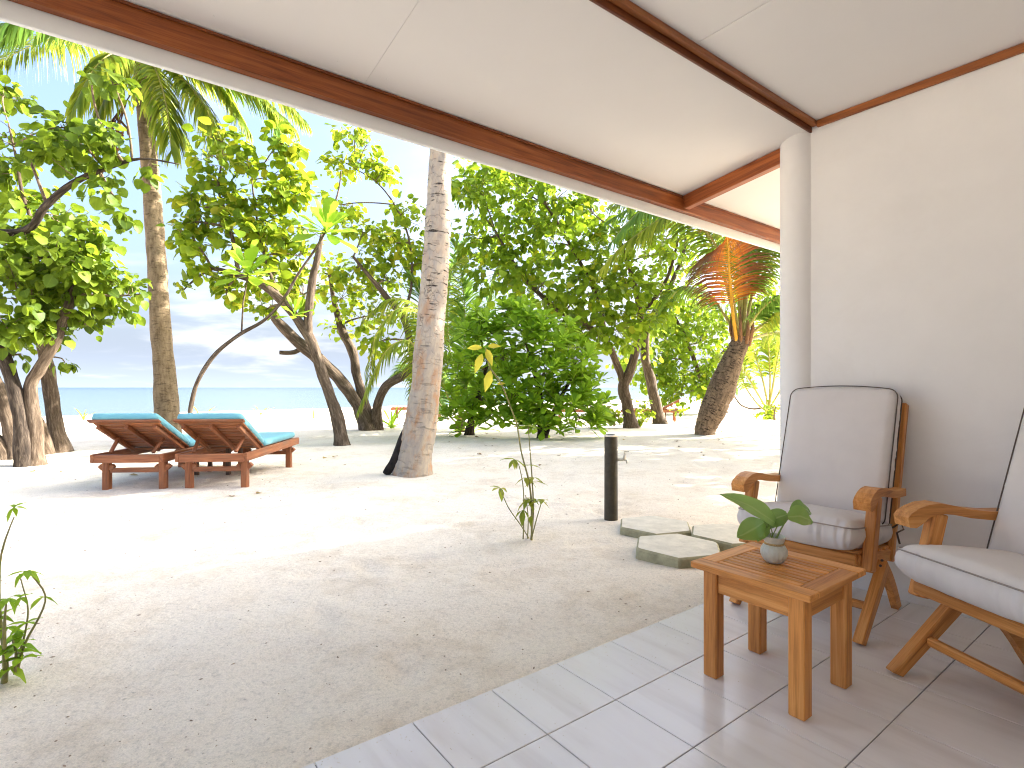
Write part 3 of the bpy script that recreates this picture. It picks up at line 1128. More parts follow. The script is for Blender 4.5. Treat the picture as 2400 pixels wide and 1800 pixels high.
def resample(pts, step):
    """smooth polyline through (Vector, radius) nodes by Catmull-Rom"""
    P = [p for p, r in pts]
    Rr = [r for p, r in pts]
    out = []
    for i in range(len(P) - 1):
        p0 = P[max(i - 1, 0)]
        p1, p2 = P[i], P[i + 1]
        p3 = P[min(i + 2, len(P) - 1)]
        k = max(2, int((p2 - p1).length / step))
        for j in range(k):
            t = j / k
            q = 0.5 * ((2 * p1) + (p2 - p0) * t + (2 * p0 - 5 * p1 + 4 * p2 - p3) * t * t + (3 * p1 - p0 - 3 * p2 + p3) * t ** 3)
            out.append((q, Rr[i] * (1 - t) + Rr[i + 1] * t))
    out.append((P[-1], Rr[-1]))
    return out


def blob_points(blobs, outline=0.72):
    """sprig points: in each ellipsoid, biased towards its skin"""
    pts, bid = [], []
    for bi, (px, py, rx, ry, d, dr, n) in enumerate(blobs):
        c = at(px, py, d)
        ax, az = rx / F * d, ry / F * d
        for _ in range(n):
            v = Vector((random.gauss(0, 1), random.gauss(0, 1), random.gauss(0, 1))).normalized()
            r = outline + (1 - outline) * random.random() if random.random() < 0.62 else random.random() ** 0.5
            pts.append(Vector((c.x + v.x * ax * r, c.y + v.y * dr * r, c.z + v.z * az * r)))
            bid.append(bi)
    return pts, bid


def twig(b, p0, p1, r0, r1, sag=0.12, n=5, seg=4):
    d = p1 - p0
    side = Vector((random.uniform(-1, 1), random.uniform(-1, 1), random.uniform(-0.3, 0.8))) * d.length * sag
    pts = []
    for i in range(seg + 1):
        t = i / seg
        pts.append(p0 + d * t + side * (4 * t * (1 - t)) * 0.7)
    b.tube(pts, [r0 + (r1 - r0) * i / seg for i in range(seg + 1)], n, False)
    return pts


def leafy_tree(name, label, cat, base, limbs, blobs, kind, mat, size, per, n_obj, bark_mat, group=None, spread=0.22,
               limb_mats=None, droop=0.5, wob=0.25, twig_mat=None, far_kind=None, branch_r=0.03, yellow=0.0):
    root = thing(name, label, cat, base, 0, group)
    off = tuple(base)
    samples = []
    for li, lm in enumerate(limbs):
        nodes = [(at(px, py, d), r) for px, py, d, r in lm]
        if li == 0 or nodes[0][0].z < 0.35:
            g = nodes[0][0]
            g.z = sand_z(g.x, g.y) - 0.08
        rs = resample(nodes, 0.10)
        b = MB()
        pts, rad = [p for p, r in rs], [r for p, r in rs]
        if nodes[0][0].z < 0.3:          # root flare
            for i in range(len(pts)):
                hgt = pts[i].z - pts[0].z
                rad[i] *= 1 + 0.45 * math.exp(-hgt / 0.16)
        b.tube(pts, rad, 12 if rad[0] > 0.05 else 8, True, 0, wob)
        m = bark_mat if not limb_mats or li not in limb_mats else limb_mats[li]
        b.build('trunk' if nodes[0][0].z < 0.3 else 'branch', m, root, off)
        samples += [(p, r) for p, r in rs]
    tb = MB()
    # a branch into each clump of leaves
    lim = [(p, r) for p, r in samples if p.z > 0.9] or samples
    nodesl = list(lim)
    for (px, py, rx, ry, d, dr, n) in blobs:
        c = at(px, py, d)
        p0, r0 = min(lim, key=lambda s: (s[0] - c).length + max(0, s[0].z - c.z) * 0.6)
        pts = twig(tb, p0, c, min(r0 * 0.8, branch_r), 0.012, 0.16, 6, 8)
        nodesl += [(p, 0.015) for p in pts]
    pts, bid = blob_points(blobs)
    arr = np.array([tuple(p) for p, r in nodesl])
    pos, axs, nrm, siz = [], [], [], []
    for p in pts:
        dist = np.linalg.norm(arr - np.array(p), axis=1) + np.maximum(arr[:, 2] - p.z, 0) * 0.5
        q = nodesl[int(np.argmin(dist))][0]
        twig(tb, q, p, 0.009, 0.004, 0.15, 3, 4)
        out = (p - q)
        out = out.normalized() if out.length > 0.05 else Vector((random.uniform(-1, 1), random.uniform(-1, 1), 0.4)).normalized()
        k = max(3, int(random.gauss(per, per * 0.25)))
        if kind == 'obov':                # rosette
            s = (out * 0.5 + Vector((0, 0, 0.9))).normalized()
            x = s.orthogonal().normalized()
            y = s.cross(x)
            for j in range(k):
                an = j * 2.399963 + random.uniform(-0.2, 0.2)
                el = math.radians(70 - 75 * (j / k) + random.uniform(-8, 8))
                rad_ = x * math.cos(an) + y * math.sin(an)
                a = rad_ * math.cos(el) + s * math.sin(el)
                pos.append(p - s * 0.04 * (j / k))
                axs.append(a)
                nrm.append(s * math.cos(el) - rad_ * math.sin(el) + Vector((random.uniform(-.2, .2), random.uniform(-.2, .2), 0)))
                siz.append(size * random.uniform(0.75, 1.15) * (0.7 + 0.3 * j / k))
        else:
            for j in range(k):
                v = Vector((random.gauss(0, 1), random.gauss(0, 1), random.gauss(0, 0.8)))
                v = v.normalized() * spread * random.random() ** 0.6
                a = v.normalized() * 0.8 + out * 0.35 + Vector((0, 0, -droop * random.uniform(0.2, 1.5)))
                pos.append(p + v)
                axs.append(a)
                nrm.append(Vector((random.gauss(0, 0.5), random.gauss(0, 0.5), 0.9)) + v.normalized() * 0.5)
                siz.append(size * random.choice((0.4, 0.55, 0.7, 0.85, 1.0, 1.1, 1.3)))
    pos = np.array([tuple(p) for p in pos])
    R = frames(np.array([tuple(a) for a in axs]), np.array([tuple(n_) for n_ in nrm]))
    siz = np.array(siz)
    gz = np.array([sand_z(x, y) for x, y, z in pos]) + 0.05
    ok = pos[:, 2] > gz
    tb.build('twigs', twig_mat or M_TWIG, root, off, 'stuff')
    split_leaves(kind, pos[ok], R[ok], siz[ok], mat, root, off, n_obj, far_kind)
    return root


def gbase(px, py):
    d = F * H / (py - HZ)
    for _ in range(3):
        p = at(px, py, d)
        z = sand_z(p.x, p.y)
        d = F * (H - z) / (py - HZ)
    p = at(px, py, d)
    return Vector((p.x, p.y, sand_z(p.x, p.y))), d


# ------------------------------------------------------------------ palms
def frond(b_leaf, b_rib, pts, half, n=60, width=0.028, start=0.18, sag=0.55, fwd=0.55, taper=True, rib_r=0.022, jitter=0.12, vee=0.0, upv=None):
    """feather leaf along the polyline pts (world Vectors): leaflets on both sides, hanging by sag"""
    rs = [p for p, r in resample([(p, 0.0) for p in pts], 0.05)]
    cum = [0.0]
    for i in range(1, len(rs)):
        cum.append(cum[-1] + (rs[i] - rs[i - 1]).length)
    Ltot = cum[-1]
    b_rib.tube(rs[::3] + [rs[-1]], [rib_r * (1 - 0.85 * i / max(1, len(rs[::3]))) for i in range(len(rs[::3]) + 1)], 5, False)

    def sample(s):
        s = s * Ltot
        i = min(range(len(cum)), key=lambda k: abs(cum[k] - s))
        i = max(1, min(len(rs) - 2, i))
        return rs[i], (rs[i + 1] - rs[i - 1]).normalized()
    for k in range(n):
        s = start + (1 - start) * (k + random.uniform(-0.3, 0.3)) / n
        s = min(0.995, max(start, s))
        p, t = sample(s)
        up = upv if upv is not None else Vector((0, 0, 1))
        side = t.cross(up)
        if side.length < 0.15:
            side = t.cross(Vector((0.3, -1, 0.1)))
        side.normalize()
        u2 = side.cross(t).normalized()
        w = s if not taper else math.sin(math.pi * (0.12 + 0.84 * (s - start) / (1 - start))) ** 0.55
        for sg in (-1, 1):
            ln = half * w * random.uniform(0.86, 1.1)
            d0 = (side * sg * (1 - fwd * s) + t * (0.35 + fwd * s) + u2 * vee + Vector((random.uniform(-1, 1), random.uniform(-1, 1), random.uniform(-1, 1))) * jitter).normalized()
            q = p.copy()
            d = d0.copy()
            seg = 4
            cs = [q.copy()]
            for j in range(seg):
                d = (d + Vector((0, 0, -sag * (0.25 + 0.35 * j)))).normalized()
                q = q + d * ln / seg
                cs.append(q.copy())
            wd = width * (0.7 + 0.5 * w) * random.uniform(0.8, 1.2)
            prof = (0.5, 1.0, 0.85, 0.5, 0.06)
            vs_, gs_ = [], []
            for j, c in enumerate(cs):
                td = (cs[min(j + 1, seg)] - cs[max(j - 1, 0)]).normalized()
                wv = td.cross(u2 * 0.6 + side * sg * 0.5 + t * 0.1)
                wv = t - td * t.dot(td) if wv.length < 0.05 else wv
                wv = (wv.normalized() * 0.5 + (t - td * t.dot(td)) * 0.8).normalized() * wd * prof[j] * 0.5
                vs_ += [c - wv, c + wv]
                gs_ += [(-1, j / seg, j / seg * w), (1, j / seg, j / seg * w)]
            b_leaf.add(vs_, [(2 * j, 2 * j + 1, 2 * j + 3, 2 * j + 2) for j in range(seg)], gs_, 0, True)


def add_frond(root, off, pts, half, mat, rib_mat=None, **kw):
    bl, br = MB(), MB()
    frond(bl, br, pts, half, **kw)
    o = bl.build('frond', mat, root, off)
    br.build('midrib', rib_mat or M_RACHIS, o)
    for c in o.children:
        c.location = (-off[0], -off[1], -off[2])
    return o


def arc_pts(base, az, el, length, fall):
    """rachis that leaves base at elevation el and bends down by fall radians along its length"""
    pts = [base.copy()]
    n = 8
    e = el
    p = base.copy()
    for i in range(n):
        dirv = Vector((math.cos(az) * math.cos(e), math.sin(az) * math.cos(e), math.sin(e)))
        p = p + dirv * length / n
        pts.append(p.copy())
        e -= fall / n * (0.5 + i / n)
    return pts


def palm_trunk(root, off, nodes, mat, n=18, ring=0.03, ring_len=0.09, name='trunk', base_flare=0.5, flare_h=0.22):
    rs = resample(nodes, 0.03)
    pts = [p for p, r in rs]
    rad = []
    run = 0.0
    for i, (p, r) in enumerate(rs):
        if i:
            run += (pts[i] - pts[i - 1]).length
        ph = (run / ring_len) % 1.0
        hgt = run
        rad.append(r * (1 + ring * (0.5 - ph)) * (1 + base_flare * math.exp(-hgt / flare_h)))
    b = MB()
    b.tube(pts, rad, n, True, 0, 0.10, True, 0.0)
    return b.build(name, mat, root, off)


# tall pale palm in the middle
def tall_palm():
    g, d = gbase(966, 1112)
    root = thing('coconut_palm', 'tall pale coconut palm with rust stained bark rising past the eave', 'palm tree', g)
    nodes = [(g + Vector((0.0, 0, -0.10)), 0.225), (at(974, 1060, d), 0.215), (at(988, 980, d), 0.205), (at(998, 900, d), 0.200), (at(1008, 780, d), 0.190),
             (at(1019, 640, d), 0.180), (at(1027, 520, d), 0.165), (at(1031, 400, d), 0.153), (at(1033, 330, d + 0.02), 0.149),
             (at(1037, 100, d + 0.1), 0.142), (at(1046, -250, d + 0.3), 0.135)]
    palm_trunk(root, g, nodes, M_PALM, 22, 0.035, 0.105, 'trunk', 0.32, 0.22)
    # black root ridge on its left
    b = MB()
    rp = [(at(905, 1110, d - 0.02), 0.045), (at(926, 1078, d - 0.05), 0.075), (at(947, 1035, d - 0.04), 0.075), (at(963, 985, d - 0.02), 0.055), (at(976, 930, d), 0.03)]
    rs = resample(rp, 0.05)
    b.tube([p for p, r in rs], [r for p, r in rs], 10, True, 0, 0.5)
    b.build('root_flare', plain('black bark', (0.022, 0.017, 0.014), 0.9, 0.5, 14.0, 0.6), root, g, label='black root ridge at the left of the trunk foot')
    top = nodes[-1][0]
    for k in range(13):
        add_frond(root, g, arc_pts(top, k * 2.4 + 0.3, math.radians(62 - 7 * k), 3.6 + random.uniform(-0.4, 0.4), 1.5 + 0.05 * k), 0.75, M_FROND, n=40, width=0.05)
    return root


tall_palm()


# brown palm behind the loungers
def left_palm():
    d = 11.7
    g = at(391, 1030, d)
    g.z = sand_z(g.x, g.y)
    root = thing('coconut_palm', 'brown trunked coconut palm behind the turquoise loungers, crown cut by the eave', 'palm tree', g)
    nodes = [(g + Vector((0, 0, -0.1)), 0.245), (at(391, 960, d), 0.235), (at(386, 880, d), 0.215), (at(378, 780, d), 0.20), (at(369, 640, d), 0.185),
             (at(360, 500, d), 0.175), (at(352, 400, d), 0.168), (at(343, 300, d), 0.158), (at(335, 200, d), 0.15), (at(331, 110, d), 0.15)]
    palm_trunk(root, g, nodes, M_PALM2, 18, 0.03, 0.06)
    top = at(330, 95, d)
    P = lambda *q: [at(x, y, dd) for x, y, dd in q]
    fr = [
        P((326, 110, d), (250, 60, d - 0.9), (140, 32, d - 1.8), (30, 50, d - 2.4), (-60, 110, d - 2.6)),
        P((326, 115, d), (230, 105, d + 0.5), (110, 95, d + 0.9), (-10, 150, d + 1.1)),
        P((328, 125, d), (285, 150, d - 0.4), (250, 215, d - 0.7), (222, 330, d - 0.8)),
        P((327, 120, d), (265, 125, d - 0.8), (215, 170, d - 1.2), (165, 270, d - 1.5)),
        P((333, 125, d), (365, 165, d - 0.5), (390, 250, d - 0.8), (402, 360, d - 0.9)),
        P((334, 118, d), (400, 160, d - 0.3), (470, 235, d - 0.6), (525, 345, d - 0.8)),
        P((336, 112, d), (425, 150, d), (510, 195, d), (580, 300, d)),
        P((338, 106, d), (450, 150, d - 0.5), (570, 195, d - 0.8), (690, 300, d - 0.9)),
        P((338, 100, d), (460, 120, d + 0.7), (600, 170, d + 1.2), (720, 290, d + 1.3)),
        P((338, 112, d), (430, 135, d - 0.2), (540, 180, d - 0.4), (625, 240, d - 0.5), (665, 350, d - 0.5)),
        P((336, 118, d), (385, 150, d + 0.2), (445, 200, d + 0.3), (490, 270, d + 0.3), (500, 350, d + 0.3)),
        P((330, 95, d), (300, -60, d - 0.3), (200, -110, d - 1.5), (60, -60, d - 2.6)),
        P((330, 95, d), (400, -70, d), (520, -80, d - 0.6), (650, 30, d - 1.0)),
        P((330, 95, d), (340, -100, d + 0.5), (350, -150, d + 2.0), (360, -60, d + 3.2)),
        P((332, 120, d), (350, 160, d + 0.8), (370, 240, d + 1.2), (440, 330, d + 1.4)),
    ]
    for k, p in enumerate(fr):
        add_frond(root, g, p, 1.15 if k < 2 else 0.92, M_FROND if k not in (0, 9) else M_FRONDG, n=96, width=0.052, sag=0.6, rib_r=0.03)
    # dry flower stalks hanging under the crown
    b = MB()
    for k in range(26):
        c = at(random.gauss(272, 14), random.gauss(300, 24), d - 0.6)
        e = c + Vector((random.uniform(-0.12, 0.12), random.uniform(-0.1, 0.1), -random.uniform(0.08, 0.3)))
        b.tube([at(325, 190, d - 0.1), at(298, 235, d - 0.4), c, e] if k % 4 == 0 else [c, (c + e) / 2 + Vector((0.04, 0, 0)), e], 0.022 if k % 4 else 0.012, 5, True, 0, 0.5)
    b.build('dry_flower_stalk', M_HUSK, root, g, kind='stuff')
    b = MB()
    for k in range(22):
        a = random.uniform(0, 6.28)
        p = top + Vector((math.cos(a) * 0.17, math.sin(a) * 0.17, random.uniform(-0.75, 0.1)))
        b.tube([p, p + Vector((math.cos(a) * 0.12, math.sin(a) * 0.12, 0.2)), p + Vector((math.cos(a) * 0.18, math.sin(a) * 0.18, 0.05))], 0.03, 5, True, 0, 0.4)
    b.build('fibre_sheath', M_HUSK, root, g, kind='stuff')


left_palm()


# curved young palm with the orange frond
def right_palm():
    g, d = gbase(1650, 1018)
    root = thing('young_palm', 'short palm with a bulging bent trunk and a dead orange frond near the white pillar', 'palm tree', g)
    nodes = [(g + Vector((0, 0, -0.08)), 0.24), (at(1655, 1000, d), 0.25), (at(1672, 960, d), 0.32), (at(1688, 920, d), 0.345), (at(1702, 880, d), 0.30),
             (at(1717, 845, d), 0.245), (at(1730, 815, d), 0.215), (at(1738, 790, d), 0.20)]
    palm_trunk(root, g, nodes, M_PALM3, 20, 0.06, 0.07, 'trunk', 0.0)
    P = lambda *q: [at(x, y, dd) for x, y, dd in q]
    # dead frond, seen from its underside
    add_frond(root, g, P((1727, 800, d - 0.1), (1718, 740, d - 0.25), (1711, 660, d - 0.4), (1706, 590, d - 0.7), (1703, 545, d - 1.2), (1700, 540, d - 1.8)), 1.45, M_DEAD,
              plain('orange midrib', (0.72, 0.36, 0.03), 0.5, 0.15, 9.0), n=105, width=0.034, start=0.27, sag=0.42, fwd=0.2, rib_r=0.05, jitter=0.07, upv=Vector((0, -1, 0.25))).__setitem__('label', 'dead frond, orange along its midrib and brown at the edges')
    sets = [
        P((1733, 790, d), (1690, 600, d - 0.3), (1600, 500, d - 0.6), (1480, 560, d - 0.9), (1400, 640, d - 1.0)),
        P((1735, 790, d), (1720, 560, d + 0.2), (1640, 460, d + 0.3), (1520, 470, d + 0.3), (1420, 520, d + 0.2)),
        P((1738, 790, d), (1770, 600, d + 0.5), (1830, 520, d + 0.9), (1900, 560, d + 1.3)),
        P((1742, 790, d), (1775, 735, d - 0.4), (1820, 700, d - 0.8), (1900, 700, d - 1.2)),
        P((1743, 795, d), (1790, 760, d - 0.2), (1830, 735, d - 0.4), (1930, 760, d - 0.6)),
        P((1740, 790, d), (1750, 650, d + 0.5), (1790, 520, d + 1.0), (1850, 470, d + 1.6)),
        P((1738, 790, d), (1748, 700, d + 0.1), (1742, 560, d + 0.6), (1700, 440, d + 0.9), (1640, 420, d + 1.2)),
        P((1733, 795, d), (1660, 690, d + 0.6), (1590, 680, d + 1.1), (1530, 760, d + 1.5)),
        P((1745, 800, d), (1820, 780, d + 0.6), (1900, 800, d + 1.0), (1960, 880, d + 1.2)),
    ]
    sets += [
        P((1732, 790, d), (1680, 600, d + 0.2), (1600, 480, d - 0.3), (1510, 490, d - 0.8), (1430, 570, d - 1.0)),
        P((1736, 790, d), (1730, 560, d + 0.5), (1670, 440, d + 0.4), (1560, 430, d - 0.2), (1430, 480, d - 1.0)),
        P((1741, 790, d), (1790, 600, d + 0.5), (1860, 560, d + 0.9), (1950, 640, d + 1.2)),
    ]
    for k, p in enumerate(sets):
        add_frond(root, g, p, 1.0, M_FRONDG if k % 2 else M_FROND, n=76, width=0.045, start=0.24, rib_r=0.05, sag=0.55)
    b = MB()
    for k in range(18):
        a = k * 0.7
        p = at(1738, 800, d) + Vector((math.cos(a) * 0.18, math.sin(a) * 0.18, random.uniform(-0.15, 0.1)))
        b.tube([p, p + Vector((math.cos(a) * 0.08, math.sin(a) * 0.08, 0.3)), p + Vector((math.cos(a) * 0.05, math.sin(a) * 0.05, 0.75))], [0.05, 0.04, 0.01], 5, True, 0, 0.4)
    b.build('fibre_sheath', M_HUSK, root, g, kind='stuff')


right_palm()


def small_palm(label, px, py, fronds, mat, half, n=46, width=0.045, trunk=None, name='young_palm', group=None, rib=0.03, start=0.15, sag=0.4):
    g, d = gbase(px, py)
    root = thing(name, label, 'palm tree', g, 0, group)
    b = MB()
    b.tube([g + Vector((0, 0, -0.08)), g + Vector((0.0, 0, 0.12)), g + Vector((0.02, 0, 0.32))], [0.15, 0.13, 0.08], 10, True, 0, 0.2)
    b.build('trunk', M_PALM3, root, g)
    for q in fronds:
        pts = [g + Vector((0, 0, 0.15))] + [at(x, y, d + dd) for x, y, dd in q]
        add_frond(root, g, pts, half, mat, n=n, width=width, start=start, rib_r=rib, sag=sag)
    return root


small_palm('young palm with upright feather fronds between the pale trunk and the leafy shrub', 1078, 1012,
           [[(1085, 880, 0.2), (1090, 740, 0.3), (1075, 600, 0.0), (1060, 560, -0.3)],
            [(1070, 900, 0.0), (1050, 780, 0.0), (1058, 640, 0.3), (1090, 560, 0.8)],
            [(1100, 860, 0.2), (1140, 720, 0.5), (1160, 640, 0.6), (1190, 620, 0.6)],
            [(1050, 930, -0.2), (1010, 820, -0.6), (990, 700, -1.0), (960, 640, -1.3)],
            [(1110, 930, -0.2), (1160, 850, -0.6), (1230, 800, -0.8)],
            [(1040, 960, 0.3), (1000, 900, 0.8), (960, 860, 1.0), (920, 880, 1.2)]], M_FRONDG, 0.66, 84, 0.06, sag=0.22)

# drooping palm behind the tall trunk
small_palm('drooping young palm whose fronds hang left of the pale trunk', 985, 1032,
           [[(1000, 850, 0.0), (985, 740, -0.2), (930, 725, -0.5), (880, 790, -0.7), (865, 900, -0.8)],
            [(1002, 840, 0.0), (990, 730, 0.2), (920, 700, 0.2), (850, 750, 0.2)],
            [(995, 880, -0.2), (960, 800, -0.6), (900, 830, -0.9), (840, 960, -1.0)],
            [(1010, 850, 0.3), (1030, 720, 0.5), (1050, 640, 0.8), (1090, 600, 1.0)]], M_FROND, 0.7, 60, 0.035, sag=0.75)


# ------------------------------------------------------------------ leafy trees
gL, dL = gbase(78, 1083)
leafy_tree('beach_tree', 'large leaved beach tree with several dark leaning trunks at the edge by the loungers', 'tree', gL, [
    [(85, 1083, 8.2, 0.115), (80, 990, 8.2, 0.10), (72, 905, 8.2, 0.085), (88, 872, 8.2, 0.085), (128, 800, 8.2, 0.075), (160, 720, 8.2, 0.065), (182, 640, 8.3, 0.05), (195, 560, 8.4, 0.03)],
    [(58, 1083, 8.1, 0.115), (50, 990, 8.1, 0.10), (30, 900, 8.1, 0.095), (0, 800, 8.1, 0.085), (-40, 690, 8.0, 0.075), (-60, 560, 7.9, 0.06), (60, 540, 7.7, 0.05), (105, 485, 7.6, 0.048), (170, 430, 7.6, 0.042), (250, 395, 7.6, 0.032), (330, 372, 7.6, 0.018), (420, 385, 7.7, 0.006)],
    [(42, 1066, 8.9, 0.15), (20, 980, 8.9, 0.115), (-10, 900, 8.9, 0.10), (-60, 820, 8.9, 0.09)],
    [(55, 1060, 9.3, 0.12), (40, 990, 9.3, 0.10), (5, 920, 9.3, 0.09), (-40, 850, 9.3, 0.08)],
    [(145, 1052, 9.9, 0.15), (130, 1000, 9.9, 0.13), (122, 940, 9.9, 0.12), (112, 870, 9.8, 0.11), (100, 800, 9.6, 0.09), (95, 700, 9.2, 0.06)],
    [(15, 1072, 8.8, 0.12), (0, 1045, 8.8, 0.11), (-30, 1015, 8.8, 0.10)],
    [(110, 1050, 9.6, 0.10), (96, 1000, 9.4, 0.09), (70, 965, 9.2, 0.07)],
    [(120, 610, 8.2, 0.03), (60, 480, 8.1, 0.025), (40, 380, 8.0, 0.018), (20, 290, 8.0, 0.01)],
    [(110, 480, 7.6, 0.024), (80, 400, 7.5, 0.018), (50, 330, 7.4, 0.012)],
], [
    (55, 330, 80, 55, 8.0, 0.7, 12), (160, 300, 85, 35, 7.5, 0.4, 11), (205, 345, 75, 40, 7.4, 0.4, 10), (120, 370, 90, 40, 7.6, 0.5, 10), (235, 420, 40, 50, 7.5, 0.3, 6), (215, 200, 16, 16, 7.4, 0.2, 2),
    (265, 200, 30, 35, 7.4, 0.25, 5), (345, 425, 10, 16, 7.6, 0.1, 1), (292, 500, 12, 22, 7.6, 0.1, 2), (262, 345, 30, 30, 7.5, 0.2, 4),
    (40, 470, 80, 70, 8.4, 0.8, 20), (130, 520, 100, 50, 8.3, 0.7, 18), (40, 600, 90, 70, 8.0, 0.8, 30), (140, 610, 90, 65, 8.0, 0.7, 32), (230, 600, 65, 70, 8.4, 0.6, 26),
    (250, 665, 50, 40, 8.5, 0.5, 13), (160, 690, 80, 55, 8.3, 0.6, 24), (40, 700, 70, 70, 7.9, 0.6, 24), (70, 780, 70, 30, 8.2, 0.5, 10), (15, 770, 40, 40, 7.8, 0.4, 8),
    (325, 690, 14, 16, 8.6, 0.2, 2), (285, 720, 28, 22, 8.7, 0.3, 4), (195, 760, 25, 18, 8.4, 0.2, 3), (10, 225, 40, 45, 9.0, 0.5, 8), (50, 830, 14, 12, 8.2, 0.1, 1), (145, 840, 12, 22, 9.6, 0.2, 2),
], 'round', M_LEAFL, 0.14, 11, 300, M_BARK, limb_mats={1: M_BARKD, 0: M_BARK}, spread=0.20, droop=0.9, branch_r=0.022)

gM, dM = gbase(805, 1043)
leafy_tree('beach_tree', 'slim beach tree whose forked trunk leans left beside the foot of the right lounger', 'tree', gM, [
    [(803, 1043, dM, 0.139), (795, 1000, dM, 0.123), (778, 940, dM, 0.111), (757, 880, dM, 0.102), (738, 820, dM, 0.102), (718, 780, dM, 0.098), (690, 740, dM, 0.086), (655, 700, dM - .1, 0.078), (610, 665, dM - .2, 0.070), (560, 645, dM - .3, 0.061), (495, 628, dM - .4, 0.037)],
    [(722, 790, dM, 0.082), (724, 730, dM, 0.078), (732, 660, dM, 0.070), (745, 600, dM, 0.061), (755, 550, dM + .1, 0.033)],
    [(560, 645, dM - .3, 0.041), (545, 560, dM - .3, 0.037), (528, 500, dM - .3, 0.029), (512, 440, dM - .3, 0.023), (520, 380, dM - .3, 0.012)],
    [(655, 700, dM - .1, 0.041), (620, 600, dM, 0.029), (600, 500, dM + .1, 0.021), (590, 420, dM + .1, 0.012)],
    [(755, 550, dM + .1, 0.025), (790, 460, dM + .2, 0.018), (800, 400, dM + .2, 0.010)],
], [
    (650, 335, 48, 32, dM - .2, 0.4, 10), (580, 365, 60, 32, dM, 0.5, 12), (640, 410, 70, 40, dM, 0.6, 13), (500, 365, 40, 50, dM - .4, 0.4, 9), (450, 480, 35, 45, dM - .5, 0.4, 10), (520, 470, 60, 50, dM - .2, 0.6, 16), (600, 480, 80, 55, dM, 0.7, 22),
    (690, 460, 60, 50, dM + .2, 0.6, 14), (560, 550, 80, 45, dM - .2, 0.7, 19), (460, 570, 42, 50, dM - .5, 0.4, 12), (650, 560, 80, 50, dM + .1, 0.7, 22), (640, 640, 75, 50, dM + .3, 0.7, 18), (700, 600, 50, 60, dM + .4, 0.5, 11),
    (490, 645, 42, 30, dM - .4, 0.35, 9), (530, 690, 38, 22, dM - .4, 0.3, 6), (520, 320, 25, 20, dM - .4, 0.25, 4), (620, 730, 30, 25, dM + .5, 0.3, 4), (710, 690, 40, 40, dM + .5, 0.4, 7), (425, 530, 14, 30, dM - .5, 0.2, 4), (430, 680, 12, 12, dM - .5, 0.15, 2),
], 'round', M_LEAF, 0.165, 9, 300, M_BARK, spread=0.20, droop=0.6)

gN, dN = gbase(872, 1003)
leafy_tree('beach_tree', 'beach tree with spreading trunks behind the slim forked one, against the sea', 'tree', gN, [
    [(862, 1003, 14.4, 0.197), (838, 950, 14.4, 0.164), (800, 895, 14.3, 0.156), (765, 860, 14.2, 0.156), (720, 820, 14.0, 0.148), (680, 785, 13.9, 0.139), (640, 740, 13.8, 0.090)],
    [(868, 1003, 14.5, 0.197), (850, 930, 14.5, 0.131), (836, 880, 14.5, 0.123), (826, 825, 14.5, 0.119), (800, 770, 14.4, 0.098), (782, 700, 14.3, 0.057), (770, 620, 14.2, 0.033)],
    [(880, 1003, 14.6, 0.197), (885, 950, 14.4, 0.123), (905, 905, 14.0, 0.115), (945, 880, 13.6, 0.107), (968, 850, 13.4, 0.098), (960, 800, 13.3, 0.082), (945, 745, 13.2, 0.074), (905, 695, 13.1, 0.066), (868, 650, 13.0, 0.049), (828, 602, 13.0, 0.029)],
    [(945, 745, 13.2, 0.041), (965, 660, 13.3, 0.033), (958, 560, 13.4, 0.026), (925, 480, 13.4, 0.021), (880, 425, 13.4, 0.016), (830, 395, 13.4, 0.010)],
    [(712, 812, 14.0, 0.066), (690, 826, 14.0, 0.057), (655, 826, 13.9, 0.053)],
], [
    (830, 320, 40, 36, 13.2, 0.6, 12), (800, 380, 50, 24, 13.3, 0.6, 9), (860, 400, 55, 24, 13.3, 0.5, 10), (905, 400, 22, 26, 13.4, 0.3, 5), (850, 545, 55, 45, 13.5, 0.8, 15), (910, 570, 60, 55, 13.4, 0.8, 18), (960, 520, 50, 60, 13.6, 0.6, 14),
    (840, 630, 55, 45, 13.6, 0.8, 14), (910, 660, 60, 50, 13.6, 0.8, 16), (800, 700, 60, 50, 14.0, 0.8, 16), (870, 740, 60, 40, 14.0, 0.8, 14), (780, 770, 40, 25, 14.4, 0.5, 7), (890, 800, 40, 30, 13.8, 0.5, 8), (860, 340, 12, 14, 13.3, 0.2, 2), (800, 480, 40, 40, 13.4, 0.5, 8), (970, 620, 30, 60, 13.5, 0.5, 8), (760, 640, 50, 50, 14.3, 0.6, 11),
], 'round', M_LEAF, 0.165, 11, 250, M_BARK, spread=0.25, droop=0.6, far_kind='small')

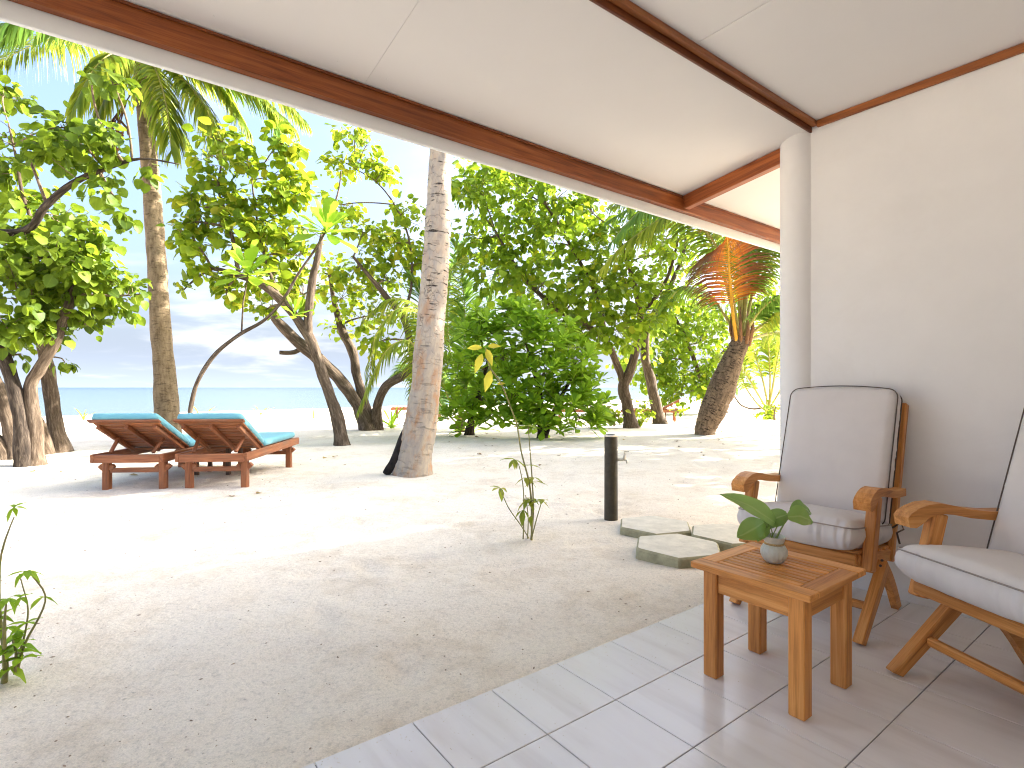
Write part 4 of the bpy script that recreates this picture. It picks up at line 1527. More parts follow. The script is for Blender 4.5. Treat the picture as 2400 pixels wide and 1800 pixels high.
gR, dR = gbase(1478, 1000)
leafy_tree('beach_tree', 'broad dense beach tree with pale forked trunk right of the leafy shrub', 'tree', gR, [
    [(1478, 1000, 15.4, 0.20), (1472, 955, 15.4, 0.165), (1462, 905, 15.4, 0.15), (1480, 860, 15.3, 0.13), (1492, 810, 15.2, 0.11), (1500, 740, 15.0, 0.09), (1480, 640, 14.8, 0.07), (1440, 540, 14.6, 0.05)],
    [(1464, 910, 15.4, 0.11), (1448, 860, 15.3, 0.10), (1420, 800, 15.0, 0.09), (1370, 760, 14.6, 0.08), (1300, 720, 14.2, 0.07), (1220, 640, 14.0, 0.05), (1160, 540, 14.0, 0.03)],
    [(1420, 800, 15.0, 0.07), (1400, 700, 14.7, 0.06), (1340, 580, 14.4, 0.05), (1280, 480, 14.2, 0.03)],
    [(1500, 740, 15.0, 0.06), (1560, 660, 15.0, 0.05), (1590, 560, 15.0, 0.03)],
], [
    (1130, 460, 75, 60, 14.2, 1.0, 24), (1210, 430, 85, 55, 14.2, 1.0, 26), (1300, 470, 90, 55, 14.2, 1.0, 26), (1390, 500, 90, 55, 14.4, 1.0, 24), (1110, 560, 60, 60, 14.2, 0.9, 17), (1200, 540, 90, 60, 14.0, 1.0, 28),
    (1300, 570, 95, 60, 14.0, 1.0, 30), (1400, 590, 90, 60, 14.2, 1.0, 28), (1170, 640, 80, 60, 13.9, 0.9, 24), (1270, 670, 95, 60, 13.8, 1.0, 30), (1370, 690, 95, 60, 13.8, 1.0, 32), (1460, 680, 75, 60, 14.0, 0.9, 24), (1450, 770, 75, 45, 14.0, 0.9, 22),
    (1380, 770, 75, 40, 13.8, 0.8, 20), (1520, 600, 70, 70, 14.8, 0.9, 20), (1500, 520, 80, 50, 14.8, 0.9, 18), (1540, 700, 50, 50, 14.8, 0.8, 12), (1300, 390, 90, 50, 14.4, 1.0, 20), (1180, 380, 80, 50, 14.4, 1.0, 18), (1090, 430, 40, 50, 14.5, 0.6, 9),
], 'round', M_LEAFD, 0.175, 13, 300, M_BARK, spread=0.30, droop=0.7, far_kind='small')

gQ, dQ = gbase(1548, 990)
leafy_tree('beach_tree', 'straighter beach tree rising between the forked trunk and the bent palm', 'tree', gQ, [
    [(1548, 990, 17.2, 0.20), (1535, 940, 17.2, 0.17), (1522, 880, 17.2, 0.155), (1512, 830, 17.2, 0.14), (1520, 760, 17.3, 0.10), (1560, 690, 17.5, 0.08), (1600, 600, 17.8, 0.06), (1620, 500, 18.0, 0.03)],
], [
    (1610, 470, 80, 60, 18.2, 1.2, 20), (1560, 560, 80, 60, 18.0, 1.2, 22), (1660, 540, 80, 60, 18.4, 1.2, 18), (1580, 660, 70, 60, 18.0, 1.1, 20), (1520, 740, 60, 50, 17.6, 1.0, 16), (1500, 820, 40, 30, 17.4, 0.7, 7), (1760, 500, 80, 60, 19.0, 1.2, 16), (1720, 430, 90, 50, 19.0, 1.2, 14),
], 'round', M_LEAFD, 0.18, 13, 120, M_BARK, spread=0.34, droop=0.7, far_kind='small')

gB, dB = gbase(1660, 982)
leafy_tree('beach_tree', 'bright airy tree with drooping boughs behind the bent palm', 'tree', gB, [
    [(1700, 968, 25, 0.16), (1660, 930, 25, 0.13), (1640, 880, 24.5, 0.10), (1610, 800, 24, 0.08), (1570, 720, 24, 0.05)],
    [(1640, 880, 24.5, 0.07), (1700, 820, 24.5, 0.06), (1760, 740, 24.5, 0.04)],
], [
    (1600, 730, 70, 50, 24, 1.5, 39), (1560, 800, 60, 50, 24, 1.4, 36), (1640, 800, 70, 50, 24, 1.5, 43), (1600, 870, 70, 45, 24, 1.4, 39), (1660, 890, 60, 40, 24, 1.2, 32), (1540, 880, 50, 40, 24, 1.2, 25), (1700, 740, 70, 60, 25, 1.4, 36), (1780, 700, 60, 60, 25, 1.4, 28), (1740, 820, 30, 30, 25, 1.0, 10), (1600, 925, 50, 20, 23, 0.8, 14), (1480, 850, 40, 40, 24, 1.0, 14), (1810, 800, 30, 60, 24, 1.0, 18),
], 'round', M_LEAFD, 0.20, 15, 60, M_BARK, spread=0.45, droop=1.0, far_kind='small')

SHRUB = [
    (1130, 770, 60, 45, 12.4, 0.6, 22), (1210, 750, 65, 45, 12.2, 0.6, 26), (1280, 790, 70, 50, 12.1, 0.7, 28), (1180, 840, 80, 50, 12.1, 0.7, 28), (1270, 880, 80, 50, 12.0, 0.7, 30), (1350, 850, 60, 55, 12.2, 0.6, 24), (1380, 920, 45, 50, 12.2, 0.5, 18),
    (1300, 950, 80, 45, 12.0, 0.6, 26), (1200, 930, 80, 50, 12.2, 0.6, 26), (1110, 920, 55, 45, 12.6, 0.6, 18), (1090, 980, 50, 28, 12.8, 0.5, 12), (1180, 985, 50, 25, 12.4, 0.4, 10), (1270, 1000, 60, 18, 12.1, 0.4, 10), (1360, 980, 40, 30, 12.1, 0.4, 10), (1080, 850, 40, 50, 12.8, 0.5, 12), (1060, 940, 20, 40, 12.9, 0.4, 6), (1400, 960, 25, 40, 12.3, 0.3, 8),
]
gS, dS = gbase(1230, 1022)
leafy_tree('sea_lettuce_shrub', 'big glossy green rosette shrub rounded down to the sand behind the standpipe', 'shrub', gS, [
    [(1272, 1024, 12.4, 0.12), (1268, 980, 12.4, 0.09), (1260, 900, 12.3, 0.06), (1240, 830, 12.2, 0.04)],
    [(1100, 1014, 13.2, 0.12), (1105, 980, 13.0, 0.08), (1130, 900, 12.6, 0.05), (1150, 820, 12.5, 0.03)],
    [(1272, 1010, 12.4, 0.07), (1310, 940, 12.3, 0.05), (1350, 870, 12.4, 0.03)],
], [(a_, b_, c_, e_, f_, g_, int(n_ * 0.95)) for a_, b_, c_, e_, f_, g_, n_ in SHRUB], 'obov', M_LETT, 0.37, 11, 300, M_BARKD, branch_r=0.03)

random.seed(41)
# hidden neighbours that shade the sand: trees on the far side of the party wall
for k, (u, v, hgt) in enumerate(((10.4, 3.15, 6.0), (13.2, 4.3, 8.0), (16.2, 5.6, 9.5), (19.6, 7.2, 10.5), (15.4, 2.3, 8.4), (18.8, 4.0, 10.0), (22.6, 6.2, 12.0), (11.3, 1.5, 7.2), (12.4, 2.7, 8.6))):
    p = UV(u, v)
    p.z = sand_z(p.x, p.y)
    dd = p.y

    def px_of(q):
        return (1200 + F * q.x / q.y, HZ - F * (q.z - H) / q.y, q.y)
    lim = []
    for q, r in ((p, 0.16), (p + Vector((0.1, 0, 1.2)), 0.13), (p + Vector((-0.1, 0.1, hgt * 0.55)), 0.09), (p + Vector((0.1, 0.2, hgt * 0.8)), 0.04)):
        a, b_, c_ = px_of(q)
        lim.append((a, b_, c_, r))
    bl = []
    for j in range(13):
        an = j * 2.4
        rr = 1.0 * math.sqrt((j + 0.5) / 13)
        q = p + UV(math.cos(an) * rr * 1.5, math.sin(an) * rr * 0.62) + Vector((0, 0, hgt * random.uniform(0.46, 1.0)))
        a, b_, c_ = px_of(q)
        bl.append((a, b_, 0.66 * F / c_, 0.55 * F / c_, c_, 0.66, 15))
    leafy_tree('beach_tree', 'leafy beach tree beyond the party wall, ' + ('closest to the wall', 'second in its row', 'third in its row', 'fourth in its row', 'fifth in its row', 'last but one of its row', 'set back from the row', 'tallest and farthest', 'in line with the eave', 'the thin crowned one')[k], 'tree', p, [lim], bl,
               'small', M_LEAF, 0.22, 13, 0, M_BARK, 'trees beyond the party wall', spread=0.3, droop=0.6)


# arching stem with big rosettes
def arch_stem():
    d = 8.6
    g = at(446, 1073, d)
    g.z = sand_z(g.x, g.y)
    root = thing('arching_shrub', 'bare arching stem carrying large leaf rosettes, bent over behind the loungers', 'shrub', g)
    nodes = [(g + Vector((0, 0, -0.05)), 0.04), (at(445, 1000, d), 0.038), (at(448, 950, d), 0.036), (at(465, 890, d), 0.034), (at(505, 830, d), 0.032), (at(560, 785, d), 0.03), (at(620, 750, d), 0.027),
             (at(665, 700, d), 0.024), (at(700, 640, d), 0.021), (at(735, 590, d), 0.018), (at(762, 545, d), 0.016)]
    rs = resample(nodes, 0.06)
    b = MB()
    b.tube([p for p, r in rs], [r for p, r in rs], 8, True, 0, 0.2)
    b.build('stem', M_BARK, root, g)
    tips = [(at(764, 540, d), Vector((0.25, -0.5, 0.9)), 0.52, 19), (at(582, 640, d - .1), Vector((0.1, -0.4, 0.95)), 0.50, 19), (at(690, 735, d + .1), Vector((0.2, -0.3, 0.9)), 0.30, 10), (at(658, 330, d), Vector((0, 0, 1)), 0.0, 0)]
    for q0, q1 in ((at(566, 782, d), at(582, 640, d - .1)), (at(665, 700, d), at(690, 735, d + .1))):
        b = MB()
        mid = (q0 + q1) / 2 + Vector((-0.03, 0, 0))
        b.tube([q0, mid, q1], [0.014, 0.012, 0.012], 6)
        b.build('side_stem', M_BARK, root, g)
    for c, s, size, k in tips:
        if not k:
            continue
        s = s.normalized()
        x = s.orthogonal().normalized()
        y = s.cross(x)
        pos, axs, nrm, siz = [], [], [], []
        for j in range(k):
            an = j * 2.399963
            el = math.radians(78 - 95 * j / k)
            rad_ = x * math.cos(an) + y * math.sin(an)
            axs.append(tuple(rad_ * math.cos(el) + s * math.sin(el)))
            nrm.append(tuple(s * math.cos(el) - rad_ * math.sin(el)))
            pos.append(tuple(c - s * 0.05 * j / k))
            siz.append(size * random.uniform(0.8, 1.08))
        leaf_objects('obov', np.array(pos), frames(np.array(axs), np.array(nrm)), np.array(siz), M_LETT, root, g)


arch_stem()


# ------------------------------------------------------------------ saplings on the sand
def sapling(name, label, base, stems, leaves, stem_mat, group=None):
    root = thing(name, label, 'sapling', base, 0, group)
    for nodes in stems:
        rs = resample([(p, r) for p, r in nodes], 0.03)
        b = MB()
        b.tube([p for p, r in rs], [r for p, r in rs], 6, True, 0, 0.15)
        b.build('stem', stem_mat, root, base)
    for c, a, n_, s, kind, mat in leaves:
        leaf_objects(kind, np.array([tuple(c)]), frames(np.array([tuple(a)]), np.array([tuple(n_)])), np.array([s]), mat, root, base)
    return root


def whorl(c, k, size, mat, kind='lance', el=(-30, 40), up=(0, 0, 1), a0=None):
    out = []
    a0 = random.uniform(0, 6.28) if a0 is None else a0
    for j in range(k):
        an = a0 + 2 * math.pi * j / k + random.uniform(-0.3, 0.3)
        e = math.radians(random.uniform(*el))
        a = Vector((math.cos(an) * math.cos(e), math.sin(an) * math.cos(e), math.sin(e)))
        n_ = Vector((-math.cos(an) * math.sin(e), -math.sin(an) * math.sin(e), math.cos(e)))
        out.append((c, a, n_, size * random.uniform(0.7, 1.15), kind, mat))
    return out


g1, d1 = gbase(1238, 1266)
S = lambda *q: [(at(x, y, d1 + dd), r) for x, y, dd, r in q]
st = [S((1246, 1266, 0, .008), (1246, 1190, 0, .0075), (1240, 1130, 0, .007), (1222, 1060, 0, .006), (1212, 1000, 0, .0055), (1195, 950, -.02, .005), (1175, 900, -.03, .006), (1150, 865, -.03, .0055)),
      S((1244, 1266, .02, .006), (1250, 1200, .02, .006), (1247, 1120, .02, .005), (1241, 1040, .02, .004), (1238, 1000, .02, .003)),
      S((1240, 1262, -.02, .005), (1220, 1230, -.04, .0045), (1192, 1190, -.05, .004), (1172, 1145, -.06, .003)),
      S((1226, 1264, .03, .005), (1228, 1200, .03, .0045), (1226, 1140, .03, .004), (1216, 1090, .02, .003), (1206, 1078, .0, .0025)),
      S((1246, 1262, .0, .005), (1258, 1215, -.02, .004), (1270, 1175, -.03, .003)),
      S((1236, 1264, .04, .005), (1238, 1215, .04, .004), (1232, 1160, .03, .003))]
lv = []
for x, y, k, s, el in ((1172, 1145, 5, .085, (-60, 30)), (1206, 1078, 5, .085, (-50, 30)), (1246, 1092, 4, .075, (-10, 40)), (1250, 1120, 3, .075, (-20, 20)), (1232, 1120, 4, .08, (-50, 10)), (1270, 1175, 5, .085, (-40, 20)), (1236, 1172, 6, .09, (-40, 20)), (1226, 1196, 3, .09, (-60, 0)), (1247, 1170, 4, .08, (-20, 30)), (1244, 1210, 2, .06, (-40, 0)), (1256, 1130, 2, .07, (-10, 10)), (1205, 1000, 3, .05, (-30, 30)), (1240, 998, 3, .085, (-10, 20)), (1215, 985, 2, .05, (-30, 20))):
    lv += whorl(at(x, y, d1), k, s * 1.15, M_SAPL, 'lance', el)
for x, y, ax, s in ((1130, 830, Vector((-0.35, -0.2, -0.9)), .17), (1150, 868, Vector((-0.25, -0.1, -1.0)), .19), (1140, 818, Vector((0.3, -0.2, -0.75)), .15), (1130, 815, Vector((-1, -0.1, 0.05)), .13), (1143, 812, Vector((0.9, -0.1, 0.1)), .11), (1165, 900, Vector((0.8, -0.2, 0.1)), .07)):
    lv.append((at(x, y, d1 - .03), ax, Vector((0.1, -1, 0.25)), s * 0.85, 'lance', M_YLEAF))
st.append(S((1150, 866, -.03, .0055), (1142, 840, -.03, .005), (1138, 815, -.03, .004)))
sapling('sapling', 'thin sapling with yellow top leaves growing alone on the sand near the stepping stones', g1, st, lv, M_STEM)

g2, d2 = gbase(15, 1600)
S2 = lambda *q: [(at(x, y, d2 + dd), r) for x, y, dd, r in q]
st = [S2((10, 1604, 0, .012), (14, 1540, 0, .009), (4, 1480, 0, .008), (-2, 1420, 0, .006), (0, 1320, 0, .004), (14, 1260, 0, .003), (33, 1212, 0, .002)),
      S2((40, 1575, .02, .006), (58, 1510, .02, .005), (90, 1450, .02, .004), (106, 1410, .01, .003), (100, 1380, 0, .003), (68, 1342, 0, .0025)),
      S2((30, 1570, .05, .006), (55, 1500, .05, .004), (66, 1430, .04, .003), (55, 1380, .03, .002), (45, 1345, .02, .002)),
      S2((12, 1590, -.02, .008), (10, 1500, -.03, .007), (12, 1440, -.03, .004), (15, 1412, -.03, .003)),
      S2((35, 1580, .0, .006), (38, 1530, 0, .005), (30, 1500, 0, .004))]
lv = []
for x, y, k, s, el in ((33, 1190, 6, .05, (-60, 50)), (62, 1340, 6, .07, (-50, 60)), (14, 1405, 7, .065, (-60, 40)), (60, 1462, 5, .06, (-10, 50)), (40, 1510, 6, .08, (-20, 60)), (30, 1530, 6, .075, (-40, 50)), (22, 1565, 5, .085, (-50, 20)), (5, 1520, 6, .085, (-20, 50)), (-10, 1450, 5, .08, (-20, 50)), (52, 1545, 5, .08, (-20, 50)), (48, 1400, 4, .05, (-40, 30)), (100, 1400, 3, .05, (-40, 30)), (20, 1470, 5, .07, (-30, 40))):
    lv += whorl(at(x, y, d2), k, s, M_LETT, 'lance', el)
sapling('sapling', 'leafy green sapling with wiry stems at the corner of the sand nearest the viewer', g2, st, lv, M_STEM)

# small sprouts out on the beach and tufts at the trunks
for k, (px, py, s, n_, mat, lab) in enumerate((
        (195, 985, 0.55, 7, M_SAPL, 'yellowish coconut sprout on the open beach left of the brown palm'),
        (610, 972, 0.55, 7, M_SAPL, 'yellowish coconut sprout on the beach beyond the right lounger'),
        (735, 980, 0.5, 6, M_SAPL, 'pale coconut sprout on the beach beside the slim leaning trunk'),
        (472, 985, 0.6, 6, M_SAPL, 'pale grassy sprout right behind the brown palm trunk'),
        (918, 1004, 0.75, 14, M_LETT, 'low spiky green tuft beside the pale palm'),
        (1108, 1012, 0.7, 12, M_LETT, 'dark spiky tuft under the left edge of the big shrub'),
        (1790, 985, 0.0, 0, M_LETT, ''))):
    if not n_:
        continue
    g, d = gbase(px, py)
    root = thing('beach_sprout', lab, 'sprout', g, 0, 'sprouts on the sand')
    pos, axs, nrm, siz = [], [], [], []
    for j in range(n_):
        an = j * 2.4 + k
        e = math.radians(random.uniform(25, 85))
        axs.append((math.cos(an) * math.cos(e), math.sin(an) * math.cos(e), math.sin(e)))
        nrm.append((-math.cos(an) * math.sin(e), -math.sin(an) * math.sin(e), math.cos(e)))
        pos.append((g.x, g.y, g.z - 0.02))
        siz.append(s * random.uniform(0.7, 1.1))
    leaf_objects('blade', np.array(pos), frames(np.array(axs), np.array(nrm)), np.array(siz), mat, root, g)

# arching palm clump by the pillar and undergrowth below the trees
small_palm('clump of thin arching palm stems beside the white pillar, far back', 1800, 975,
           [[(1790, 900, 0), (1760, 800, 0), (1740, 740, 0)], [(1805, 900, .2), (1800, 800, .3), (1790, 720, .3)], [(1780, 930, -.3), (1730, 850, -.6), (1690, 830, -.8)],
            [(1812, 900, 0), (1830, 800, 0), (1850, 740, 0)], [(1770, 940, .4), (1740, 880, .8), (1750, 780, .9)], [(1820, 930, 0), (1870, 860, 0), (1900, 840, 0)]], M_FROND, 0.9, 40, 0.06, 'young_palm', rib=0.05, start=0.35, sag=0.5)
for (px, py, lab, blobs) in (
        (1440, 1000, 'low creeping bush around the forked pale trunk', [(1420, 960, 22, 22, 15.0, 0.4, 6), (1450, 975, 25, 18, 15.0, 0.4, 6), (1395, 965, 20, 18, 15.2, 0.4, 5), (1500, 960, 22, 25, 15.6, 0.4, 7)]),
        (1560, 985, 'low creeping bush around the straighter trunk and the far lounger', [(1530, 950, 22, 22, 17.5, 0.4, 6), (1500, 975, 22, 14, 17.0, 0.4, 5), (1590, 965, 12, 12, 17.0, 0.3, 3)]),
        (1815, 985, 'low bush on the sand at the foot of the white pillar, far back', [(1815, 960, 22, 25, 20.0, 0.6, 9), (1780, 970, 22, 14, 20.0, 0.5, 6)])):
    g, d = gbase(px, py)
    leafy_tree('low_bush', lab, 'bush', g, [[(px, py, d, 0.03), (px, py - 18, d, 0.025), (px + 4, py - 34, d, 0.015)]], blobs, 'round', M_LEAF, 0.13, 10, 20, M_TWIG, 'undergrowth below the trees', spread=0.2, far_kind='small', branch_r=0.012)


# driftwood bough lying on the sand
def bough():
    g, d = gbase(1790, 968)
    b = MB()
    nodes = [(at(1722, 930, d), .035), (at(1738, 950, d), .04), (at(1765, 958, d), .045), (at(1800, 955, d), .05), (at(1830, 957, d), .055)]
    rs = resample([(p - g, r) for p, r in nodes], 0.08)
    b.tube([p for p, r in rs], [r for p, r in rs], 8, True, 0, 0.3)
    o = b.build('driftwood_branch', M_BARK)
    o.location = g
    tag(o, 'curved bare branch lying over the sand beside the bent palm', 'branch')


bough()


# ------------------------------------------------------------------ sun loungers
def slab_cushion(w, l, t, rc=0.03, nx=10, ny=16, puff=0.012, wrinkle=0.004, seed=0.0, M=None):
    """rounded mattress centred on the origin (x across, y long, z up) as list of verts, faces"""
    bm = bmesh.new()
    bmesh.ops.create_grid(bm, x_segments=1, y_segments=1, size=0.5)
    bm.free()
    V, Fq, idx = [], [], {}
    nz = 4

    def vert(i, j, k):
        key = (i, j, k)
        if key in idx:
            return idx[key]
        # cluster grid lines towards the edges so that the rounding is smooth
        e = lambda a, n: math.copysign(1 - (1 - abs(2 * a / n - 1)) ** 1.7, 2 * a / n - 1)
        p = Vector((e(i, nx) * w / 2, e(j, ny) * l / 2, (2 * k / nz - 1) * t / 2))
        r = min(rc, t / 2 * 0.98)
        q = Vector((max(-w / 2 + r, min(w / 2 - r, p.x)), max(-l / 2 + r, min(l / 2 - r, p.y)), max(-t / 2 + r, min(t / 2 - r, p.z))))
        dd = p - q
        if dd.length > 1e-7:
            # plan rounding of the four corners as well
            p = q + dd.normalized() * r
        fx, fy = 1 - abs(p.x / (w / 2)) ** 4, 1 - abs(p.y / (l / 2)) ** 4
        s = 1 if p.z > 0 else -1
        p.z += s * puff * max(0, fx) * max(0, fy) * min(1, abs(p.z) / (t / 2))
        edge = 1 - max(0.0, min(1.0, 1.25 * fx * fy))
        n_ = noise.noise(Vector((p.x * 16 + seed, p.y * 16, p.z * 10)))
        if abs(p.x) / (w / 2) > abs(p.y) / (l / 2):
            ph = p.y * 95 + seed
        else:
            ph = p.x * 95 + seed
        n2 = noise.noise(Vector((ph * 0.6, seed, p.z * 4)))
        p += p.normalized() * wrinkle * (0.6 * n_ + 1.1 * edge * n2)
        idx[key] = len(V)
        V.append(p)
        return idx[key]
    for i in range(nx):
        for j in range(ny):
            Fq.append((vert(i, j, nz), vert(i + 1, j, nz), vert(i + 1, j + 1, nz), vert(i, j + 1, nz)))
            Fq.append((vert(i, j + 1, 0), vert(i + 1, j + 1, 0), vert(i + 1, j, 0), vert(i, j, 0)))
    for k in range(nz):
        for i in range(nx):
            Fq.append((vert(i, 0, k), vert(i + 1, 0, k), vert(i + 1, 0, k + 1), vert(i, 0, k + 1)))
            Fq.append((vert(i + 1, ny, k), vert(i, ny, k), vert(i, ny, k + 1), vert(i + 1, ny, k + 1)))
        for j in range(ny):
            Fq.append((vert(0, j + 1, k), vert(0, j, k), vert(0, j, k + 1), vert(0, j + 1, k + 1)))
            Fq.append((vert(nx, j, k), vert(nx, j + 1, k), vert(nx, j + 1, k + 1), vert(nx, j, k + 1)))
    return V, Fq


def piping_loop(w, l, z, r=0.03, k=5):
    pts = []
    for cx, cy, a0 in ((w / 2 - r, l / 2 - r, 0), (-w / 2 + r, l / 2 - r, 90), (-w / 2 + r, -l / 2 + r, 180), (w / 2 - r, -l / 2 + r, 270)):
        for i in range(k + 1):
            a = math.radians(a0 + 90 * i / k)
            pts.append(Vector((cx + r * math.cos(a), cy + r * math.sin(a), z)))
    # subdivide long sides
    out = []
    for i, p in enumerate(pts):
        q = pts[(i + 1) % len(pts)]
        n = max(1, int((q - p).length / 0.03))
        for j in range(n):
            out.append(p + (q - p) * j / n)
    out.append(out[0])
    return out


def lounger_proto():
    """head end at y = 0, foot at y = 1.95, raised back leaning towards the head end"""
    root = thing('sun_lounger', 'wooden sun lounger with turquoise mattress, the left one of the near pair', 'sun lounger', (0, 0, 0), 0, 'sun loungers on the sand')
    W = 0.37
    for sx in (-1, 1):
        b = MB()
        b.box((sx * W - 0.02, 0, 0.30), (sx * W + 0.02, 1.95, 0.395), 0.004)
        b.build('side_rail', M_REDWOOD, root)
    for y in (0.022, 1.928):
        b = MB()
        b.box((-W + 0.022, y - 0.02, 0.298), (W - 0.022, y + 0.02, 0.385), 0.004)
        b.build('end_rail', M_REDWOOD, root)
    for sx in (-1, 1):
        for y in (0.16, 1.74):
            b = MB()
            lx = sx * (W - 0.062)
            b.box((lx - 0.038, y - 0.04, -0.06), (lx + 0.038, y + 0.04, 0.296), 0.012)
            b.beam((lx - 0.075, y, 0.255), (lx - 0.03, y, 0.21), 0.05, 0.05)
            b.beam((lx + 0.075, y, 0.255), (lx + 0.03, y, 0.21), 0.05, 0.05)
            b.build('leg', M_REDWOOD, root)
    for y in (0.16, 1.74):
        b = MB()
        b.box((-W + 0.1, y - 0.018, 0.17), (W - 0.1, y + 0.018, 0.225), 0.004)
        b.build('stretcher', M_REDWOOD, root)
    for k in range(9):                                     # seat slats
        y = 0.70 + k * 0.135
        b = MB()
        b.box((-W + 0.022, y, 0.375), (W - 0.022, y + 0.085, 0.393), 0.003)
        b.build('seat_slat', M_REDWOOD, root)
    # raised back: local frame along its slope
    y0, z0, y1, z1 = 0.64, 0.40, -0.045, 0.755
    dv = Vector((0, y1 - y0, z1 - z0))
    Lb = dv.length
    t = dv.normalized()
    nrm = Vector((0, -t.z, t.y)) * -1                      # towards the sitter
    if nrm.z < 0:
        nrm = -nrm
    M = Matrix(((1, 0, 0, 0), (0, t.y, nrm.y, y0), (0, t.z, nrm.z, z0), (0, 0, 0, 1)))
    for k in range(9):
        s = 0.01 + k * (Lb - 0.085) / 8.4
        b = MB()
        b.box((-W + 0.02, s, 0.0), (W - 0.02, s + 0.066, 0.016), 0.003, M, 0)
        b.build('back_slat', M_REDWOOD, root)
    b = MB()
    b.box((-W - 0.01, Lb - 0.03, 0.002), (W + 0.01, Lb + 0.03, 0.022), 0.004, M, 0)
    b.build('head_slat', M_REDWOOD, root)
    for x in (-W + 0.07, 0.0, W - 0.07):
        b = MB()
        b.box((x - 0.02, 0.0, -0.05), (x + 0.02, Lb - 0.06, -0.001), 0.004, M, 1)
        b.build('back_batten', M_REDWOOD, root)
    for sx in (-1, 1):
        b = MB()
        p1 = M @ Vector((sx * (W - 0.12), Lb * 0.52, -0.04))
        b.beam(p1, (sx * (W - 0.14), 0.09, 0.40), 0.034, 0.03)
        b.build('prop_strut', M_REDWOOD, root)
    b = MB()
    b.beam((-W + 0.03, 0.09, 0.372), (W - 0.03, 0.09, 0.372), 0.035, 0.022)
    b.build('prop_rail', M_REDWOOD, root)
    # mattress in two leaves
    V, Fq = slab_cushion(0.70, Lb + 0.03, 0.085, 0.035, 10, 12, 0.006, 0.002, 1.0)
    b = MB()
    b.add([M @ (p + Vector((0, Lb / 2 + 0.02, 0.062))) for p in V], Fq, V, 0, True)
    b.build('back_mattress', M_TEAL, root)
    V, Fq = slab_cushion(0.70, 1.24, 0.085, 0.035, 10, 16, 0.006, 0.002, 2.0)
    b = MB()
    b.add([p + Vector((0, 0.66 + 0.63, 0.395 + 0.044)) for p in V], Fq, V, 0, True)
    b.build('seat_mattress', M_TEAL, root)
    return root


lg = lounger_proto()
LOUNGE = [(-4.29, 6.05, 0.05)]
lg.location = (-4.29, 6.03, sand_z(-4.29, 6.6) + 0.005)
lg.rotation_euler = (0, 0, math.radians(4.0))
l2 = copy_tree(lg)
l2.location = (-3.40, 6.12, sand_z(-3.4, 6.8) + 0.005)
l2.rotation_euler = (0, 0, math.radians(5.0))
l2['label'] = 'wooden sun lounger with turquoise mattress, the right one with its foot end in view'


def copy_lounger(px, py, rz, label):
    g, d = gbase(px, py)
    c = lg.copy()
    COL.objects.link(c)
    for ch in lg.children:
        if 'mattress' in ch.name:
            continue
        e = ch.copy()
        COL.objects.link(e)
        e.parent = c
    c.location = g
    c.rotation_euler = (0, 0, math.radians(rz))
    c['label'] = label


copy_lounger(1592, 987, 75, 'bare wooden sun lounger with raised back, seen far off beside the straighter trunk')
copy_lounger(1425, 985, 80, 'bare wooden sun lounger half hidden behind the forked pale trunk')
copy_lounger(1040, 978, 100, 'bare wooden sun lounger peeping out right of the pale palm trunk')

# little dark table between the two loungers
tb_ = thing('side_table', 'low dark wooden side table standing between the turquoise loungers', 'table', (-3.92, 7.25, sand_z(-3.92, 7.25)), math.radians(4))
b = MB()
for k in range(4):
    pass
b.box((-0.24, -0.22, 0.50), (0.24, 0.22, 0.53), 0.004)
b.build('table_top', M_DARKW, tb_)
for sx in (-1, 1):
    for sy in (-1, 1):
        b = MB()
        b.box((sx * 0.2 - 0.025, sy * 0.18 - 0.025, -0.05), (sx * 0.2 + 0.025, sy * 0.18 + 0.025, 0.498), 0.004)
        b.build('leg', M_DARKW, tb_)
b = MB()
b.box((-0.23, -0.205, 0.38), (0.23, -0.19, 0.497), 0.003)
b.build('apron', M_DARKW, tb_)


# dry leaves fallen on the sand
def litter():
    pos, axs, nrm, siz = [], [], [], []
    for cx, cy, sp_, n_ in ((-3.9, 7.4, 0.8, 5), (-4.6, 8.2, 1.0, 5), (-2.0, 8.2, 0.7, 4), (0.7, 11.6, 1.6, 22), (3.6, 12.0, 1.6, 14), (-5.8, 8.2, 0.9, 8), (2.4, 9.5, 2.0, 6)):
        for _ in range(n_):
            x, y = random.gauss(cx, sp_), random.gauss(cy, sp_)
            pos.append((x, y, sand_z(x, y) + 0.012))
            a = random.uniform(0, 6.28)
            axs.append((math.cos(a), math.sin(a), random.uniform(-0.1, 0.25)))
            nrm.append((random.uniform(-.3, .3), random.uniform(-.3, .3), 1))
            siz.append(random.choice((0.035, 0.05, 0.07, 0.09)))
    m = leaf_mat('dry leaf', [(0.0, (0.12, 0.07, 0.035)), (0.6, (0.25, 0.15, 0.07)), (1.0, (0.38, 0.27, 0.10))], (0.3, 0.2, 0.08), 0.2, 0.8, 0.1)
    me = leaves_mesh('fallen_leaves', 'round', np.array(pos), frames(np.array(axs), np.array(nrm)), np.array(siz), m, (0, 0, 0))
    link('fallen_leaves', me, None, 'stuff')


litter()


